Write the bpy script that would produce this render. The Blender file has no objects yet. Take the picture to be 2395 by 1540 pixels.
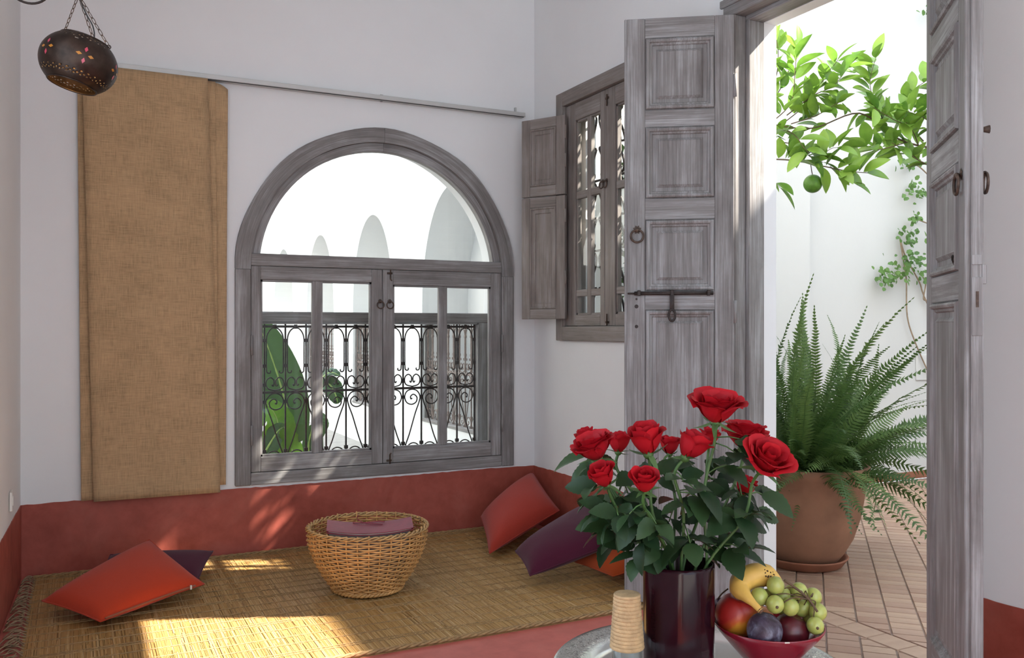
import bpy, bmesh, math, random
from mathutils import Vector, Matrix, Quaternion
random.seed(7)
R = random.random
def U(a, b): return a + (b - a) * random.random()
PI = math.pi
scn = bpy.context.scene
col = scn.collection

# ------------------------------------------------------------------ camera
cam = bpy.data.objects.new('camera', bpy.data.cameras.new('camera'))
col.objects.link(cam)
cam.data.sensor_width = 36.0
cam.data.lens = 2057 / 2395 * 36.0
cam.data.clip_start = 0.05
YAW = math.atan(1017 / 2057)
cam.location = (0, 0, 1.25)
cam.rotation_euler = (PI / 2, 0, -YAW)
scn.camera = cam

# ------------------------------------------------------------------ sky, sun, exposure
w = bpy.data.worlds.new('sky'); scn.world = w; w.use_nodes = True
bg = w.node_tree.nodes['Background']
bg.inputs[0].default_value = (0.78, 0.93, 1.10, 1)
bg.inputs[1].default_value = 1.35
sd = bpy.data.lights.new('sun', 'SUN'); sd.energy = 10.5; sd.angle = math.radians(0.7); sd.color = (1.0, 0.94, 0.84)
sun = bpy.data.objects.new('sun', sd); col.objects.link(sun)
SUN = Vector((-0.919, 0.395, -0.928)).normalized()
sun.rotation_euler = SUN.to_track_quat('-Z', 'Y').to_euler(); sun.location = (6, -2, 9)
scn.view_settings.view_transform = 'Standard'
try: scn.view_settings.look = 'None'
except Exception: pass
scn.view_settings.gamma = 1.0
scn.view_settings.use_curve_mapping = False
scn.view_settings.exposure = 1.27
def portal(name, loc, rot, sx, sy):
    l = bpy.data.lights.new(name, 'AREA'); l.shape = 'RECTANGLE'; l.size = sx; l.size_y = sy
    l.cycles.is_portal = True
    o = bpy.data.objects.new(name, l); col.objects.link(o); o.location = loc; o.rotation_euler = rot
portal('portal_door', (2.86, 2.57, 1.32), (PI / 2, 0, PI / 2), 0.96, 2.64)
portal('portal_arch', (1.635, 5.36, 1.4), (PI / 2, 0, PI), 1.6, 2.1)
portal('portal_left', (-0.68, 1.9, 1.85), (PI / 2, 0, -PI / 2), 2.0, 2.0)
portal('portal_rear', (1.125, -1.78, 1.65), (PI / 2, 0, 0), 2.96, 3.3)

# ------------------------------------------------------------------ mesh helpers
class MB:
    """collects geometry; build() links ONE mesh object"""
    def __init__(s): s.V = []; s.F = []; s.G = []; s.M = []
    def add(s, V, F, G=None, m=0):
        n = len(s.V); s.V += [tuple(v) for v in V]; s.F += [tuple(i + n for i in f) for f in F]
        s.G += [tuple(g) for g in (G if G else V)]; s.M += [m] * len(F); return s
    def box(s, x0, x1, y0, y1, z0, z1, grain='z', bev=0.0, m=0):
        if bev > 0:
            bm = bmesh.new(); bmesh.ops.create_cube(bm, size=1)
            for v in bm.verts:
                v.co = Vector((x0 if v.co.x < 0 else x1, y0 if v.co.y < 0 else y1, z0 if v.co.z < 0 else z1))
            bmesh.ops.bevel(bm, geom=bm.edges[:], offset=bev, segments=1, affect='EDGES')
            bm.verts.index_update()
            V = [v.co[:] for v in bm.verts]; F = [[v.index for v in f.verts] for f in bm.faces]; bm.free()
        else:
            V = [(x, y, z) for z in (z0, z1) for y in (y0, y1) for x in (x0, x1)]
            F = [(0, 2, 3, 1), (4, 5, 7, 6), (0, 1, 5, 4), (2, 6, 7, 3), (0, 4, 6, 2), (1, 3, 7, 5)]
        i = 'xyz'.index(grain)
        o = (R() * 9, R() * 9, R() * 9)
        G = [(v[i] + o[0], v[(i + 1) % 3] + o[1], v[(i + 2) % 3] + o[2]) for v in V]
        return s.add(V, F, G, m)
    def tube(s, P, r, n=6, closed=False, cap=True, m=0):
        P = [Vector(p) for p in P]; k = len(P)
        rr = r if isinstance(r, (list, tuple)) else [r] * k
        T = []
        for i in range(k):
            a = P[(i - 1) % k] if (closed or i > 0) else P[0]
            b = P[(i + 1) % k] if (closed or i < k - 1) else P[-1]
            t = (b - a); T.append(t.normalized() if t.length > 1e-9 else Vector((0, 0, 1)))
        u = T[0].orthogonal().normalized(); V = []; F = []; G = []; L = 0
        for i in range(k):
            if i: 
                q = T[i - 1].rotation_difference(T[i]); u = q @ u; L += (P[i] - P[i - 1]).length
            v = T[i].cross(u)
            for j in range(n):
                a = 2 * PI * j / n
                V.append(P[i] + (u * math.cos(a) + v * math.sin(a)) * rr[i]); G.append((L, math.cos(a) * rr[i], math.sin(a) * rr[i]))
        for i in range(k if closed else k - 1):
            i2 = (i + 1) % k
            for j in range(n):
                F.append((i * n + j, i * n + (j + 1) % n, i2 * n + (j + 1) % n, i2 * n + j))
        if cap and not closed:
            F.append(tuple(range(n - 1, -1, -1))); F.append(tuple((k - 1) * n + j for j in range(n)))
        return s.add(V, F, G, m)
    def lathe(s, prof, n=32, c=(0, 0, 0), m=0):
        V = []; F = []; k = len(prof)
        for r, z in prof:
            for j in range(n):
                a = 2 * PI * j / n; V.append((c[0] + r * math.cos(a), c[1] + r * math.sin(a), c[2] + z))
        for i in range(k - 1):
            for j in range(n):
                F.append((i * n + j, i * n + (j + 1) % n, (i + 1) * n + (j + 1) % n, (i + 1) * n + j))
        return s.add(V, F, None, m)
    def sphere(s, c, r, nu=12, nv=8, sz=1.0, m=0):
        return s.lathe([(max(1e-4, r * math.sin(PI * i / nv)), -sz * r * math.cos(PI * i / nv)) for i in range(nv + 1)], nu, c, m)
    def build(s, name, mat, parent=None, smooth=False, bev=0):
        me = bpy.data.meshes.new(name); me.from_pydata(s.V, [], s.F)
        at = me.attributes.new('gc', 'FLOAT_VECTOR', 'POINT')
        at.data.foreach_set('vector', [c for g in s.G for c in g])
        for mm in (mat if isinstance(mat, (list, tuple)) else [mat]): me.materials.append(M[mm] if isinstance(mm, str) else mm)
        if any(s.M): me.polygons.foreach_set('material_index', s.M)
        if smooth:
            me.polygons.foreach_set('use_smooth', [True] * len(me.polygons))
            if smooth == 'angle':
                try: me.set_sharp_from_angle(angle=math.radians(40))
                except Exception: pass
        me.update()
        o = bpy.data.objects.new(name, me); col.objects.link(o)
        if parent: o.parent = parent
        return o
def tag(o, label=None, cat=None, group=None, kind=None):
    if label: o['label'] = label
    if cat: o['category'] = cat
    if group: o['group'] = group
    if kind: o['kind'] = kind
    return o
def empty(name, loc=(0, 0, 0), rz=0, label=None, cat=None, group=None, kind=None):
    o = bpy.data.objects.new(name, None); col.objects.link(o); o.location = loc; o.rotation_euler = (0, 0, rz)
    o.empty_display_size = 0.05
    return tag(o, label, cat, group, kind)
def inst(src, parent, mat4=None, name=None):
    o = bpy.data.objects.new(name or src.name.split('.')[0], src.data); col.objects.link(o)
    o.parent = parent
    if mat4 is not None: o.matrix_basis = mat4
    return o
def copy_tree(o, parent=None):
    c = o.copy(); col.objects.link(c); c.parent = parent
    for ch in list(o.children): copy_tree(ch, c)
    return c
def proto(mb, name, mat, smooth=False):
    """mesh datablock only, to be shared by alike pieces"""
    o = mb.build(name, mat, None, smooth); me = o.data; bpy.data.objects.remove(o); return me
def put(me, name, parent, mat4=None):
    o = bpy.data.objects.new(name, me); col.objects.link(o); o.parent = parent
    if mat4 is not None: o.matrix_basis = mat4
    return o
def frame(loc, x, z, s=1.0):
    x = Vector(x).normalized(); z = Vector(z); z = (z - x * z.dot(x))
    if z.length < 1e-6: z = x.orthogonal()
    z.normalize(); y = z.cross(x)
    m = Matrix((x * s, y * s, z * s)).transposed().to_4x4(); m.translation = Vector(loc); return m
def catmull(P, n=6):
    P = [Vector(p) for p in P]; out = []
    for i in range(len(P) - 1):
        a = P[max(i - 1, 0)]; b = P[i]; c = P[i + 1]; d = P[min(i + 2, len(P) - 1)]
        for k in range(n):
            t = k / n
            out.append(0.5 * ((2 * b) + (c - a) * t + (2 * a - 5 * b + 4 * c - d) * t * t + (3 * b - a - 3 * c + d) * t ** 3))
    out.append(P[-1]); return out

# ------------------------------------------------------------------ materials
M = {}
def mat(name):
    m = bpy.data.materials.new(name); m.use_nodes = True; M[name] = m
    nt = m.node_tree; b = nt.nodes['Principled BSDF']; return m, nt, b
def N(nt, t, **k):
    n = nt.nodes.new(t)
    for a, v in k.items(): setattr(n, a, v)
    return n
def ramp(nt, src, stops, sock='Fac'):
    r = N(nt, 'ShaderNodeValToRGB'); e = r.color_ramp.elements
    while len(e) < len(stops): e.new(0.5)
    for i, (p, c) in enumerate(stops): e[i].position = p; e[i].color = (*c, 1)
    nt.links.new(src, r.inputs[0]); return r.outputs[0]
def noise(nt, vec, scale, detail=4, rough=0.55, dist=0.0):
    n = N(nt, 'ShaderNodeTexNoise'); n.inputs['Scale'].default_value = scale; n.inputs['Detail'].default_value = detail
    n.inputs['Roughness'].default_value = rough; n.inputs['Distortion'].default_value = dist
    if vec is not None: nt.links.new(vec, n.inputs['Vector'])
    return n.outputs[0]
def mapping(nt, src, sc, rot=(0, 0, 0)):
    m = N(nt, 'ShaderNodeMapping'); m.inputs['Scale'].default_value = sc; m.inputs['Rotation'].default_value = rot
    nt.links.new(src, m.inputs[0]); return m.outputs[0]
def coords(nt, kind='Object'):
    return N(nt, 'ShaderNodeTexCoord').outputs[kind]
def gcn(nt):
    a = N(nt, 'ShaderNodeAttribute'); a.attribute_name = 'gc'; return a.outputs['Vector']
def bump(nt, b, h, strength=0.3, dist=0.01):
    n = N(nt, 'ShaderNodeBump'); n.inputs['Strength'].default_value = strength; n.inputs['Distance'].default_value = dist
    nt.links.new(h, n.inputs['Height']); nt.links.new(n.outputs[0], b.inputs['Normal'])
def mixc(nt, f, a, b, mode='MIX'):
    n = N(nt, 'ShaderNodeMix', data_type='RGBA', blend_type=mode)
    for s, v in ((n.inputs[0], f), (n.inputs[6], a), (n.inputs[7], b)):
        if isinstance(v, (int, float)): s.default_value = v
        elif isinstance(v, tuple): s.default_value = (*v, 1)
        else: nt.links.new(v, s)
    return n.outputs[2]
def setp(b, **k):
    for n, v in k.items():
        s = b.inputs[n.replace('_', ' ')]; s.default_value = (*v, 1) if isinstance(v, tuple) and len(v) == 3 else v
def simple(name, c, rough=0.6, var=0.12, scale=12, metal=0.0, bmp=0.0, spec=0.5, coord='Object', **k):
    m, nt, b = mat(name)
    n = noise(nt, coords(nt, coord), scale)
    lo = tuple(x * (1 - var) for x in c); hi = tuple(min(1, x * (1 + var)) for x in c)
    nt.links.new(ramp(nt, n, [(0.3, lo), (0.7, hi)]), b.inputs['Base Color'])
    setp(b, Roughness=rough, Metallic=metal); b.inputs['Specular IOR Level'].default_value = spec
    for kk, v in k.items(): b.inputs[kk.replace('_', ' ')].default_value = v
    if bmp: bump(nt, b, noise(nt, coords(nt, coord), scale * 4), bmp, 0.005)
    return m
def plaster(name, c, var, sc, rough=0.85, bmp=0.12):
    m, nt, b = mat(name); co = coords(nt)
    n1 = noise(nt, co, sc, 6, 0.6, 0.4); n2 = noise(nt, co, sc * 9, 3)
    lo = tuple(x * (1 - var) for x in c); hi = tuple(min(1, x * (1 + var)) for x in c)
    nt.links.new(ramp(nt, n1, [(0.3, lo), (0.7, hi)]), b.inputs['Base Color'])
    setp(b, Roughness=rough); bump(nt, b, n2, bmp, 0.01); return m
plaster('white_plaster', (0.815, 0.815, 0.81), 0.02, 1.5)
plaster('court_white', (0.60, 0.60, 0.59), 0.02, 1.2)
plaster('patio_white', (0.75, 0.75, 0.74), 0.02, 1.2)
def tadelakt(name, c1, c2, c3, rough):
    m, nt, b = mat(name); co = coords(nt)
    n1 = noise(nt, co, 3.2, 7, 0.62, 0.6); n2 = noise(nt, co, 14, 5, 0.6, 0.2); n3 = noise(nt, co, 0.9, 3)
    a = ramp(nt, n1, [(0.28, c1), (0.5, c2), (0.78, c3)])
    a = mixc(nt, ramp(nt, n2, [(0.35, (0, 0, 0)), (0.75, (0.5, 0.5, 0.5))]), a, tuple(min(1, x * 1.5 + 0.02) for x in c2))
    a = mixc(nt, ramp(nt, n3, [(0.4, (0, 0, 0)), (0.7, (0.4, 0.4, 0.4))]), a, c1)
    nt.links.new(a, b.inputs['Base Color']); setp(b, Roughness=rough); bump(nt, b, n2, 0.12, 0.006)
tadelakt('red_dado', (0.24, 0.040, 0.022), (0.33, 0.066, 0.042), (0.42, 0.125, 0.09), 0.62)
tadelakt('red_floor', (0.36, 0.075, 0.055), (0.45, 0.11, 0.085), (0.52, 0.16, 0.125), 0.45)
# limewashed wood, grain along the gc attribute's first axis
def wood(name, dark, mid, light, warm=0.0):
    m, nt, b = mat(name); g = gcn(nt)
    oi = N(nt, 'ShaderNodeObjectInfo'); ad = N(nt, 'ShaderNodeVectorMath', operation='ADD')
    mu = N(nt, 'ShaderNodeVectorMath', operation='SCALE'); mu.inputs[3].default_value = 17.0
    cb = N(nt, 'ShaderNodeCombineXYZ'); nt.links.new(oi.outputs['Random'], cb.inputs[0]); nt.links.new(oi.outputs['Random'], cb.inputs[1])
    nt.links.new(cb.outputs[0], mu.inputs[0]); nt.links.new(g, ad.inputs[0]); nt.links.new(mu.outputs[0], ad.inputs[1]); v = ad.outputs[0]
    fine = noise(nt, mapping(nt, v, (4, 170, 170)), 1.0, 5, 0.65)
    mids = noise(nt, mapping(nt, v, (1.6, 26, 26)), 1.0, 5, 0.6, 0.3)
    blot = noise(nt, mapping(nt, v, (3, 6, 6)), 1.0, 5, 0.6, 0.5)
    ma = N(nt, 'ShaderNodeMath', operation='ADD'); nt.links.new(fine, ma.inputs[0]); nt.links.new(mids, ma.inputs[1])
    mb2 = N(nt, 'ShaderNodeMath', operation='MULTIPLY_ADD'); nt.links.new(ma.outputs[0], mb2.inputs[0]); mb2.inputs[1].default_value = 0.36
    mm = N(nt, 'ShaderNodeMath', operation='MULTIPLY'); nt.links.new(blot, mm.inputs[0]); mm.inputs[1].default_value = 0.28
    nt.links.new(mm.outputs[0], mb2.inputs[2])
    c = ramp(nt, mb2.outputs[0], [(0.36, dark), (0.5, mid), (0.66, light)])
    nt.links.new(c, b.inputs['Base Color']); setp(b, Roughness=0.62); b.inputs['Specular IOR Level'].default_value = 0.35
    bump(nt, b, fine, 0.25, 0.004)
wood('grey_wood', (0.135, 0.120, 0.112), (0.235, 0.220, 0.212), (0.45, 0.445, 0.445))
wood('brown_wood', (0.145, 0.120, 0.105), (0.245, 0.213, 0.193), (0.38, 0.35, 0.335))
wood('table_wood', (0.06, 0.035, 0.02), (0.10, 0.06, 0.035), (0.14, 0.09, 0.055))
simple('iron', (0.035, 0.024, 0.02), 0.55, 0.5, 40, 0.3, 0.2)
simple('rust_iron', (0.085, 0.055, 0.04), 0.6, 0.5, 60, 0.4, 0.2)
simple('far_iron', (0.16, 0.12, 0.105), 0.7, 0.3, 30)
simple('alu', (0.55, 0.55, 0.53), 0.45, 0.06, 6, 0.3)
m, nt, b = mat('glass'); setp(b, Base_Color=(0.95, 0.98, 0.97), Roughness=0.0); b.inputs['Transmission Weight'].default_value = 1.0; b.inputs['IOR'].default_value = 1.45
# thin window glass: clear with a weak mirror
m, nt, b = mat('pane')
nt.nodes.remove(b); out = nt.nodes['Material Output']; tr = N(nt, 'ShaderNodeBsdfTransparent'); gl = N(nt, 'ShaderNodeBsdfGlossy'); gl.inputs['Roughness'].default_value = 0.01
tr.inputs[0].default_value = (0.93, 0.955, 0.95, 1)
fr = N(nt, 'ShaderNodeFresnel'); ge = N(nt, 'ShaderNodeNewGeometry'); io = N(nt, 'ShaderNodeMath', operation='MULTIPLY_ADD'); nt.links.new(ge.outputs['Backfacing'], io.inputs[0]); io.inputs[1].default_value = 1 / 1.45 - 1.45; io.inputs[2].default_value = 1.45; nt.links.new(io.outputs[0], fr.inputs[0]); mx = N(nt, 'ShaderNodeMixShader')
nt.links.new(fr.outputs[0], mx.inputs[0]); nt.links.new(tr.outputs[0], mx.inputs[1]); nt.links.new(gl.outputs[0], mx.inputs[2]); nt.links.new(mx.outputs[0], out.inputs[0])
def cloth(name, c, sc=240, var=0.2, tr=0.0):
    m, nt, b = mat(name); g = gcn(nt)
    a = noise(nt, mapping(nt, g, (sc * 0.05, sc, 1)), 1, 4, 0.7); d = noise(nt, mapping(nt, g, (sc, sc * 0.05, 1)), 1, 4, 0.7); e = noise(nt, mapping(nt, g, (5, 5, 5)), 1, 3)
    s = N(nt, 'ShaderNodeMath', operation='ADD'); nt.links.new(a, s.inputs[0]); nt.links.new(d, s.inputs[1])
    s2 = N(nt, 'ShaderNodeMath', operation='MULTIPLY_ADD'); nt.links.new(s.outputs[0], s2.inputs[0]); s2.inputs[1].default_value = 0.4
    s3 = N(nt, 'ShaderNodeMath', operation='MULTIPLY'); nt.links.new(e, s3.inputs[0]); s3.inputs[1].default_value = 0.2; nt.links.new(s3.outputs[0], s2.inputs[2])
    nt.links.new(ramp(nt, s2.outputs[0], [(0.36, tuple(x * (1 - var * 1.5) for x in c)), (0.5, c), (0.64, tuple(min(1, x * (1 + var)) for x in c))]), b.inputs['Base Color'])
    setp(b, Roughness=0.9); b.inputs['Specular IOR Level'].default_value = 0.1; b.inputs['Sheen Weight'].default_value = 0.15
    bump(nt, b, s.outputs[0], 0.3, 0.002)
cloth('raffia', (0.46, 0.305, 0.168), 230, 0.28)
cloth('cushion_orange', (0.46, 0.045, 0.015), 500, 0.06)
cloth('cushion_red', (0.36, 0.038, 0.022), 500, 0.06)
cloth('cushion_rust', (0.40, 0.065, 0.015), 500, 0.06)
cloth('cushion_plum', (0.075, 0.012, 0.028), 500, 0.08)
cloth('zip_brown', (0.30, 0.09, 0.045), 500, 0.1)
def strawm(name, cs, rough=0.55):
    m, nt, b = mat(name); g = gcn(nt)
    n = noise(nt, mapping(nt, g, (3, 1, 1)), 1, 2); vo = N(nt, 'ShaderNodeTexWhiteNoise', noise_dimensions='2D')
    mp = N(nt, 'ShaderNodeSeparateXYZ'); nt.links.new(g, mp.inputs[0]); cb = N(nt, 'ShaderNodeCombineXYZ'); nt.links.new(mp.outputs[1], cb.inputs[0]); nt.links.new(mp.outputs[2], cb.inputs[1])
    nt.links.new(cb.outputs[0], vo.inputs['Vector'])
    nt.links.new(ramp(nt, vo.outputs[0], [(i / (len(cs) - 1), c) for i, c in enumerate(cs)]), b.inputs['Base Color'])
    setp(b, Roughness=rough); b.inputs['Specular IOR Level'].default_value = 0.4
strawm('rush', [(0.22, 0.115, 0.034), (0.38, 0.205, 0.062), (0.41, 0.23, 0.072), (0.44, 0.255, 0.086), (0.56, 0.38, 0.19)])
simple('twine', (0.30, 0.18, 0.075), 0.8, 0.3, 60)
simple('fringe', (0.30, 0.21, 0.12), 0.85, 0.3, 40)
simple('mat_under', (0.22, 0.12, 0.04), 0.9, 0.2, 40)
simple('wicker', (0.56, 0.30, 0.10), 0.5, 0.28, 16)
simple('wicker_rim', (0.46, 0.28, 0.11), 0.6, 0.3, 30)
simple('folder_red', (0.26, 0.035, 0.055), 0.5, 0.15, 20, bmp=0.15)
simple('paper', (0.6, 0.55, 0.48), 0.8)
simple('leaflet_grey', (0.085, 0.066, 0.062), 0.7, 0.12, 30)
simple('vase_glaze', (0.016, 0.003, 0.006), 0.12, 0.2, 10, spec=0.22)
simple('bowl_glaze', (0.21, 0.010, 0.022), 0.16, 0.12, 8, spec=0.6)
simple('straw_lid', (0.46, 0.30, 0.15), 0.75, 0.18, 90, bmp=0.3)
simple('terracotta', (0.30, 0.155, 0.095), 0.85, 0.16, 7, bmp=0.15)
simple('saucer_clay', (0.30, 0.12, 0.07), 0.8, 0.15, 9)
simple('soil', (0.03, 0.02, 0.014), 0.95, 0.4, 40, bmp=0.5)
simple('black_cord', (0.02, 0.02, 0.02), 0.5)
simple('switch_white', (0.75, 0.73, 0.68), 0.4, 0.03)
# courtyard tile: each tile its own tone
m, nt, b = mat('tile'); oi = N(nt, 'ShaderNodeObjectInfo'); g = gcn(nt)
n = noise(nt, mapping(nt, coords(nt), (5, 22, 5)), 1, 4); wn = N(nt, 'ShaderNodeTexWhiteNoise', noise_dimensions='2D'); nt.links.new(g, wn.inputs['Vector'])
base = ramp(nt, wn.outputs[0], [(0, (0.33, 0.19, 0.13)), (0.4, (0.40, 0.255, 0.185)), (0.75, (0.43, 0.285, 0.20)), (1, (0.48, 0.325, 0.225))])
nt.links.new(mixc(nt, ramp(nt, n, [(0.4, (0, 0, 0)), (0.75, (0.45, 0.45, 0.45))]), base, (0.30, 0.185, 0.135)), b.inputs['Base Color']); setp(b, Roughness=0.55)
simple('bounce_stone', (0.55, 0.53, 0.50), 0.9, 0.1, 8)
simple('patio_stone', (0.36, 0.34, 0.32), 0.9, 0.1, 8)
simple('grout', (0.24, 0.17, 0.135), 0.9, 0.15, 20)
# leaves
def leafm(name, c, c2, rough=0.4, trans=0.35, spec=0.4):
    m, nt, b = mat(name); oi = N(nt, 'ShaderNodeObjectInfo'); n = noise(nt, coords(nt), 25, 3)
    a = ramp(nt, oi.outputs['Random'], [(0, c), (1, c2)]); a2 = mixc(nt, ramp(nt, n, [(0.35, (0, 0, 0)), (0.75, (0.35, 0.35, 0.35))]), a, tuple(min(1, x * 1.3) for x in c2))
    nt.links.new(a2, b.inputs['Base Color']); setp(b, Roughness=rough); b.inputs['Specular IOR Level'].default_value = spec
    tl = N(nt, 'ShaderNodeBsdfTranslucent'); nt.links.new(a2, tl.inputs[0]); mx = N(nt, 'ShaderNodeMixShader'); mx.inputs[0].default_value = trans
    out = nt.nodes['Material Output']; nt.links.new(b.outputs[0], mx.inputs[1]); nt.links.new(tl.outputs[0], mx.inputs[2]); nt.links.new(mx.outputs[0], out.inputs[0])
leafm('orange_leaf', (0.055, 0.145, 0.018), (0.20, 0.34, 0.050), 0.35, 0.36)
leafm('fern_leaf', (0.032, 0.078, 0.020), (0.105, 0.175, 0.045), 0.5, 0.3)
leafm('rose_leaf', (0.010, 0.028, 0.011), (0.028, 0.060, 0.020), 0.42, 0.10, 0.22)
leafm('sepal', (0.06, 0.13, 0.04), (0.10, 0.18, 0.06), 0.5, 0.15)
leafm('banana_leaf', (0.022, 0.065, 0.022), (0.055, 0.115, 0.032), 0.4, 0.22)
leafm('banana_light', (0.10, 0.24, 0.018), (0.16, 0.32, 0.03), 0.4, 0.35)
leafm('vine_leaf', (0.075, 0.165, 0.040), (0.13, 0.24, 0.06), 0.5, 0.3)
simple('twig', (0.085, 0.055, 0.03), 0.8, 0.3, 30)
simple('vine_stem', (0.30, 0.22, 0.15), 0.8, 0.2, 30)
simple('stem_green', (0.06, 0.13, 0.03), 0.5, 0.2, 20)
simple('midrib', (0.30, 0.42, 0.10), 0.5, 0.1, 20)
simple('green_orange', (0.075, 0.19, 0.015), 0.45, 0.25, 60, bmp=0.3)
leafm('petal', (0.30, 0.003, 0.010), (0.48, 0.008, 0.016), 0.6, 0.2, 0.25)
simple('banana_skin', (0.66, 0.40, 0.085), 0.5, 0.12, 30)
simple('banana_tip', (0.12, 0.06, 0.03), 0.8)
simple('spot', (0.07, 0.035, 0.015), 0.7)
m, nt, b = mat('nectarine'); co = coords(nt); n = noise(nt, mapping(nt, co, (30, 30, 12)), 1, 4)
sx = N(nt, 'ShaderNodeSeparateXYZ'); nt.links.new(co, sx.inputs[0])
ma = N(nt, 'ShaderNodeMath', operation='MULTIPLY_ADD'); nt.links.new(n, ma.inputs[0]); ma.inputs[1].default_value = 0.5
md = N(nt, 'ShaderNodeVectorMath', operation='DOT_PRODUCT'); nt.links.new(co, md.inputs[0]); md.inputs[1].default_value = (4, -14, -11); nt.links.new(md.outputs['Value'], ma.inputs[2])
nt.links.new(ramp(nt, ma.outputs[0], [(0.30, (0.30, 0.015, 0.012)), (0.50, (0.50, 0.09, 0.02)), (0.62, (0.62, 0.27, 0.03))]), b.inputs['Base Color']); setp(b, Roughness=0.4)
m, nt, b = mat('plum_blue'); n = noise(nt, coords(nt), 45, 6, 0.65, 0.5)
nt.links.new(ramp(nt, n, [(0.36, (0.022, 0.009, 0.02)), (0.50, (0.05, 0.035, 0.06)), (0.64, (0.17, 0.175, 0.23))]), b.inputs['Base Color']); setp(b, Roughness=0.45)
simple('plum_red', (0.085, 0.008, 0.014), 0.3, 0.35, 40)
simple('grape_green', (0.36, 0.40, 0.10), 0.3, 0.18, 60, Subsurface_Weight=0.15)
simple('grape_dark', (0.05, 0.015, 0.04), 0.4, 0.2, 60)
simple('grape_stem', (0.10, 0.06, 0.03), 0.8)
simple('tangerine', (0.60, 0.20, 0.03), 0.5, 0.1, 60, bmp=0.2)
# chased silver tray
m, nt, b = mat('tray_metal'); co = coords(nt)
vo = N(nt, 'ShaderNodeTexVoronoi', feature='DISTANCE_TO_EDGE'); vo.inputs['Scale'].default_value = 75; nt.links.new(co, vo.inputs['Vector'])
n = noise(nt, co, 120, 4, 0.6, 2.0)
ln = N(nt, 'ShaderNodeVectorMath', operation='LENGTH'); nt.links.new(mapping(nt, co, (1, 1, 0)), ln.inputs[0])
mk = ramp(nt, ln.outputs['Value'], [(0.183, (0, 0, 0)), (0.186, (1, 1, 1)), (0.222, (1, 1, 1)), (0.225, (0, 0, 0))])
h = mixc(nt, mk, (0.5, 0.5, 0.5), ramp(nt, n, [(0.42, (0, 0, 0)), (0.58, (1, 1, 1))]))
bump(nt, b, h, 0.35, 0.002)
nt.links.new(mixc(nt, mk, (0.62, 0.62, 0.60), ramp(nt, n, [(0.40, (0.40, 0.40, 0.39)), (0.6, (0.66, 0.66, 0.64))])), b.inputs['Base Color']); setp(b, Metallic=1.0, Roughness=0.24)
simple('lamp_metal', (0.040, 0.024, 0.017), 0.42, 0.5, 25, 0.7, 0.1)
def emis(name, c, s):
    m, nt, b = mat(name); setp(b, Base_Color=c); b.inputs['Emission Color'].default_value = (*c, 1); b.inputs['Emission Strength'].default_value = s
emis('bulb', (1.0, 0.62, 0.22), 60.0)
simple('glass_amber', (0.42, 0.16, 0.02), 0.25, 0.1); simple('glass_pink', (0.45, 0.05, 0.08), 0.25, 0.1)

# ------------------------------------------------------------------ structure
def arch_wall(name, u0, u1, ztop, ops, d0, d1, fn, material, z0=0.0, kind='structure', mb=None):
    """wall between depths d0,d1 along u with openings (ua, ub, zbot, topfn)"""
    br = {round(u0, 4), round(u1, 4)}
    for ua, ub, zb, tf in ops:
        flat = abs(tf((ua + ub) / 2) - tf(ua + 1e-5)) < 1e-4
        k = 1 if flat else 40
        for i in range(k + 1):
            t = i / k; t = 0.5 - 0.5 * math.cos(PI * t) if k > 1 else t
            br.add(round(ua + (ub - ua) * t, 4))
    br = sorted(br); mb = mb or MB()
    def quad(a, b, c, d): mb.add([fn(*a), fn(*b), fn(*c), fn(*d)], [(0, 1, 2, 3)])
    def hole(uc):
        r = [o for o in ops if o[0] - 1e-6 < uc < o[1] + 1e-6]; return r
    for a, c in zip(br, br[1:]):
        spans = []; cur = [(z0, z0)]
        hs = sorted(hole((a + c) / 2), key=lambda o: o[2])
        lo = (z0, z0)
        for o in hs:
            if o[2] > lo[0] + 1e-6: spans.append((lo, (o[2], o[2])))
            ta = o[3](min(max(a, o[0]), o[1])); tc = o[3](min(max(c, o[0]), o[1])); lo = (ta, tc)
            if o[2] > z0 + 1e-6: quad((a, d0, o[2]), (c, d0, o[2]), (c, d1, o[2]), (a, d1, o[2]))
            quad((a, d0, ta), (a, d1, ta), (c, d1, tc), (c, d0, tc))
            for e, s in ((o[0], a), (o[1], c)):
                if abs(e - s) < 1e-4: quad((e, d0, o[2]), (e, d1, o[2]), (e, d1, o[3](e)), (e, d0, o[3](e)))
        spans.append((lo, (ztop, ztop)))
        for (la, lc), (ha, hc) in spans:
            quad((a, d0, la), (c, d0, lc), (c, d0, hc), (a, d0, ha)); quad((c, d1, lc), (a, d1, la), (a, d1, ha), (c, d1, hc))
    quad((u0, d0, ztop), (u1, d0, ztop), (u1, d1, ztop), (u0, d1, ztop))
    for e in (u0, u1): quad((e, d0, z0), (e, d1, z0), (e, d1, ztop), (e, d0, ztop))
    return mb
A0, A1, BX = 5.03, 5.33, 2.647
CX, CZ = 1.635, 1.583
H = 3.65
archf = lambda r, c=CX, z=CZ: (lambda u: z + math.sqrt(max(0, r * r - (u - c) ** 2)))
fx = lambda u, d, z: (u, d, z)
fy = lambda u, d, z: (d, u, z)
tag(arch_wall('wall_back', -0.40, BX, H, [(CX - 0.79, CX + 0.79, 0.40, archf(0.79))], A0, A1, fx, 'w').build('wall_back', 'white_plaster'), kind='structure')
mbw = arch_wall('r', -1.5, A0, H, [(2.02, 3.13, 0.0, lambda u: 2.665), (3.72, 4.66, 1.22, lambda u: 2.64)], BX, 2.775, fy, 'w')
arch_wall('r2', -1.5, A1, H, [(2.10, 3.05, 0.0, lambda u: 2.63), (3.78, 4.60, 1.28, lambda u: 2.58)], 2.775, 2.847, fy, 'w', mb=mbw)
tag(mbw.build('wall_right', 'white_plaster'), kind='structure')
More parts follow.
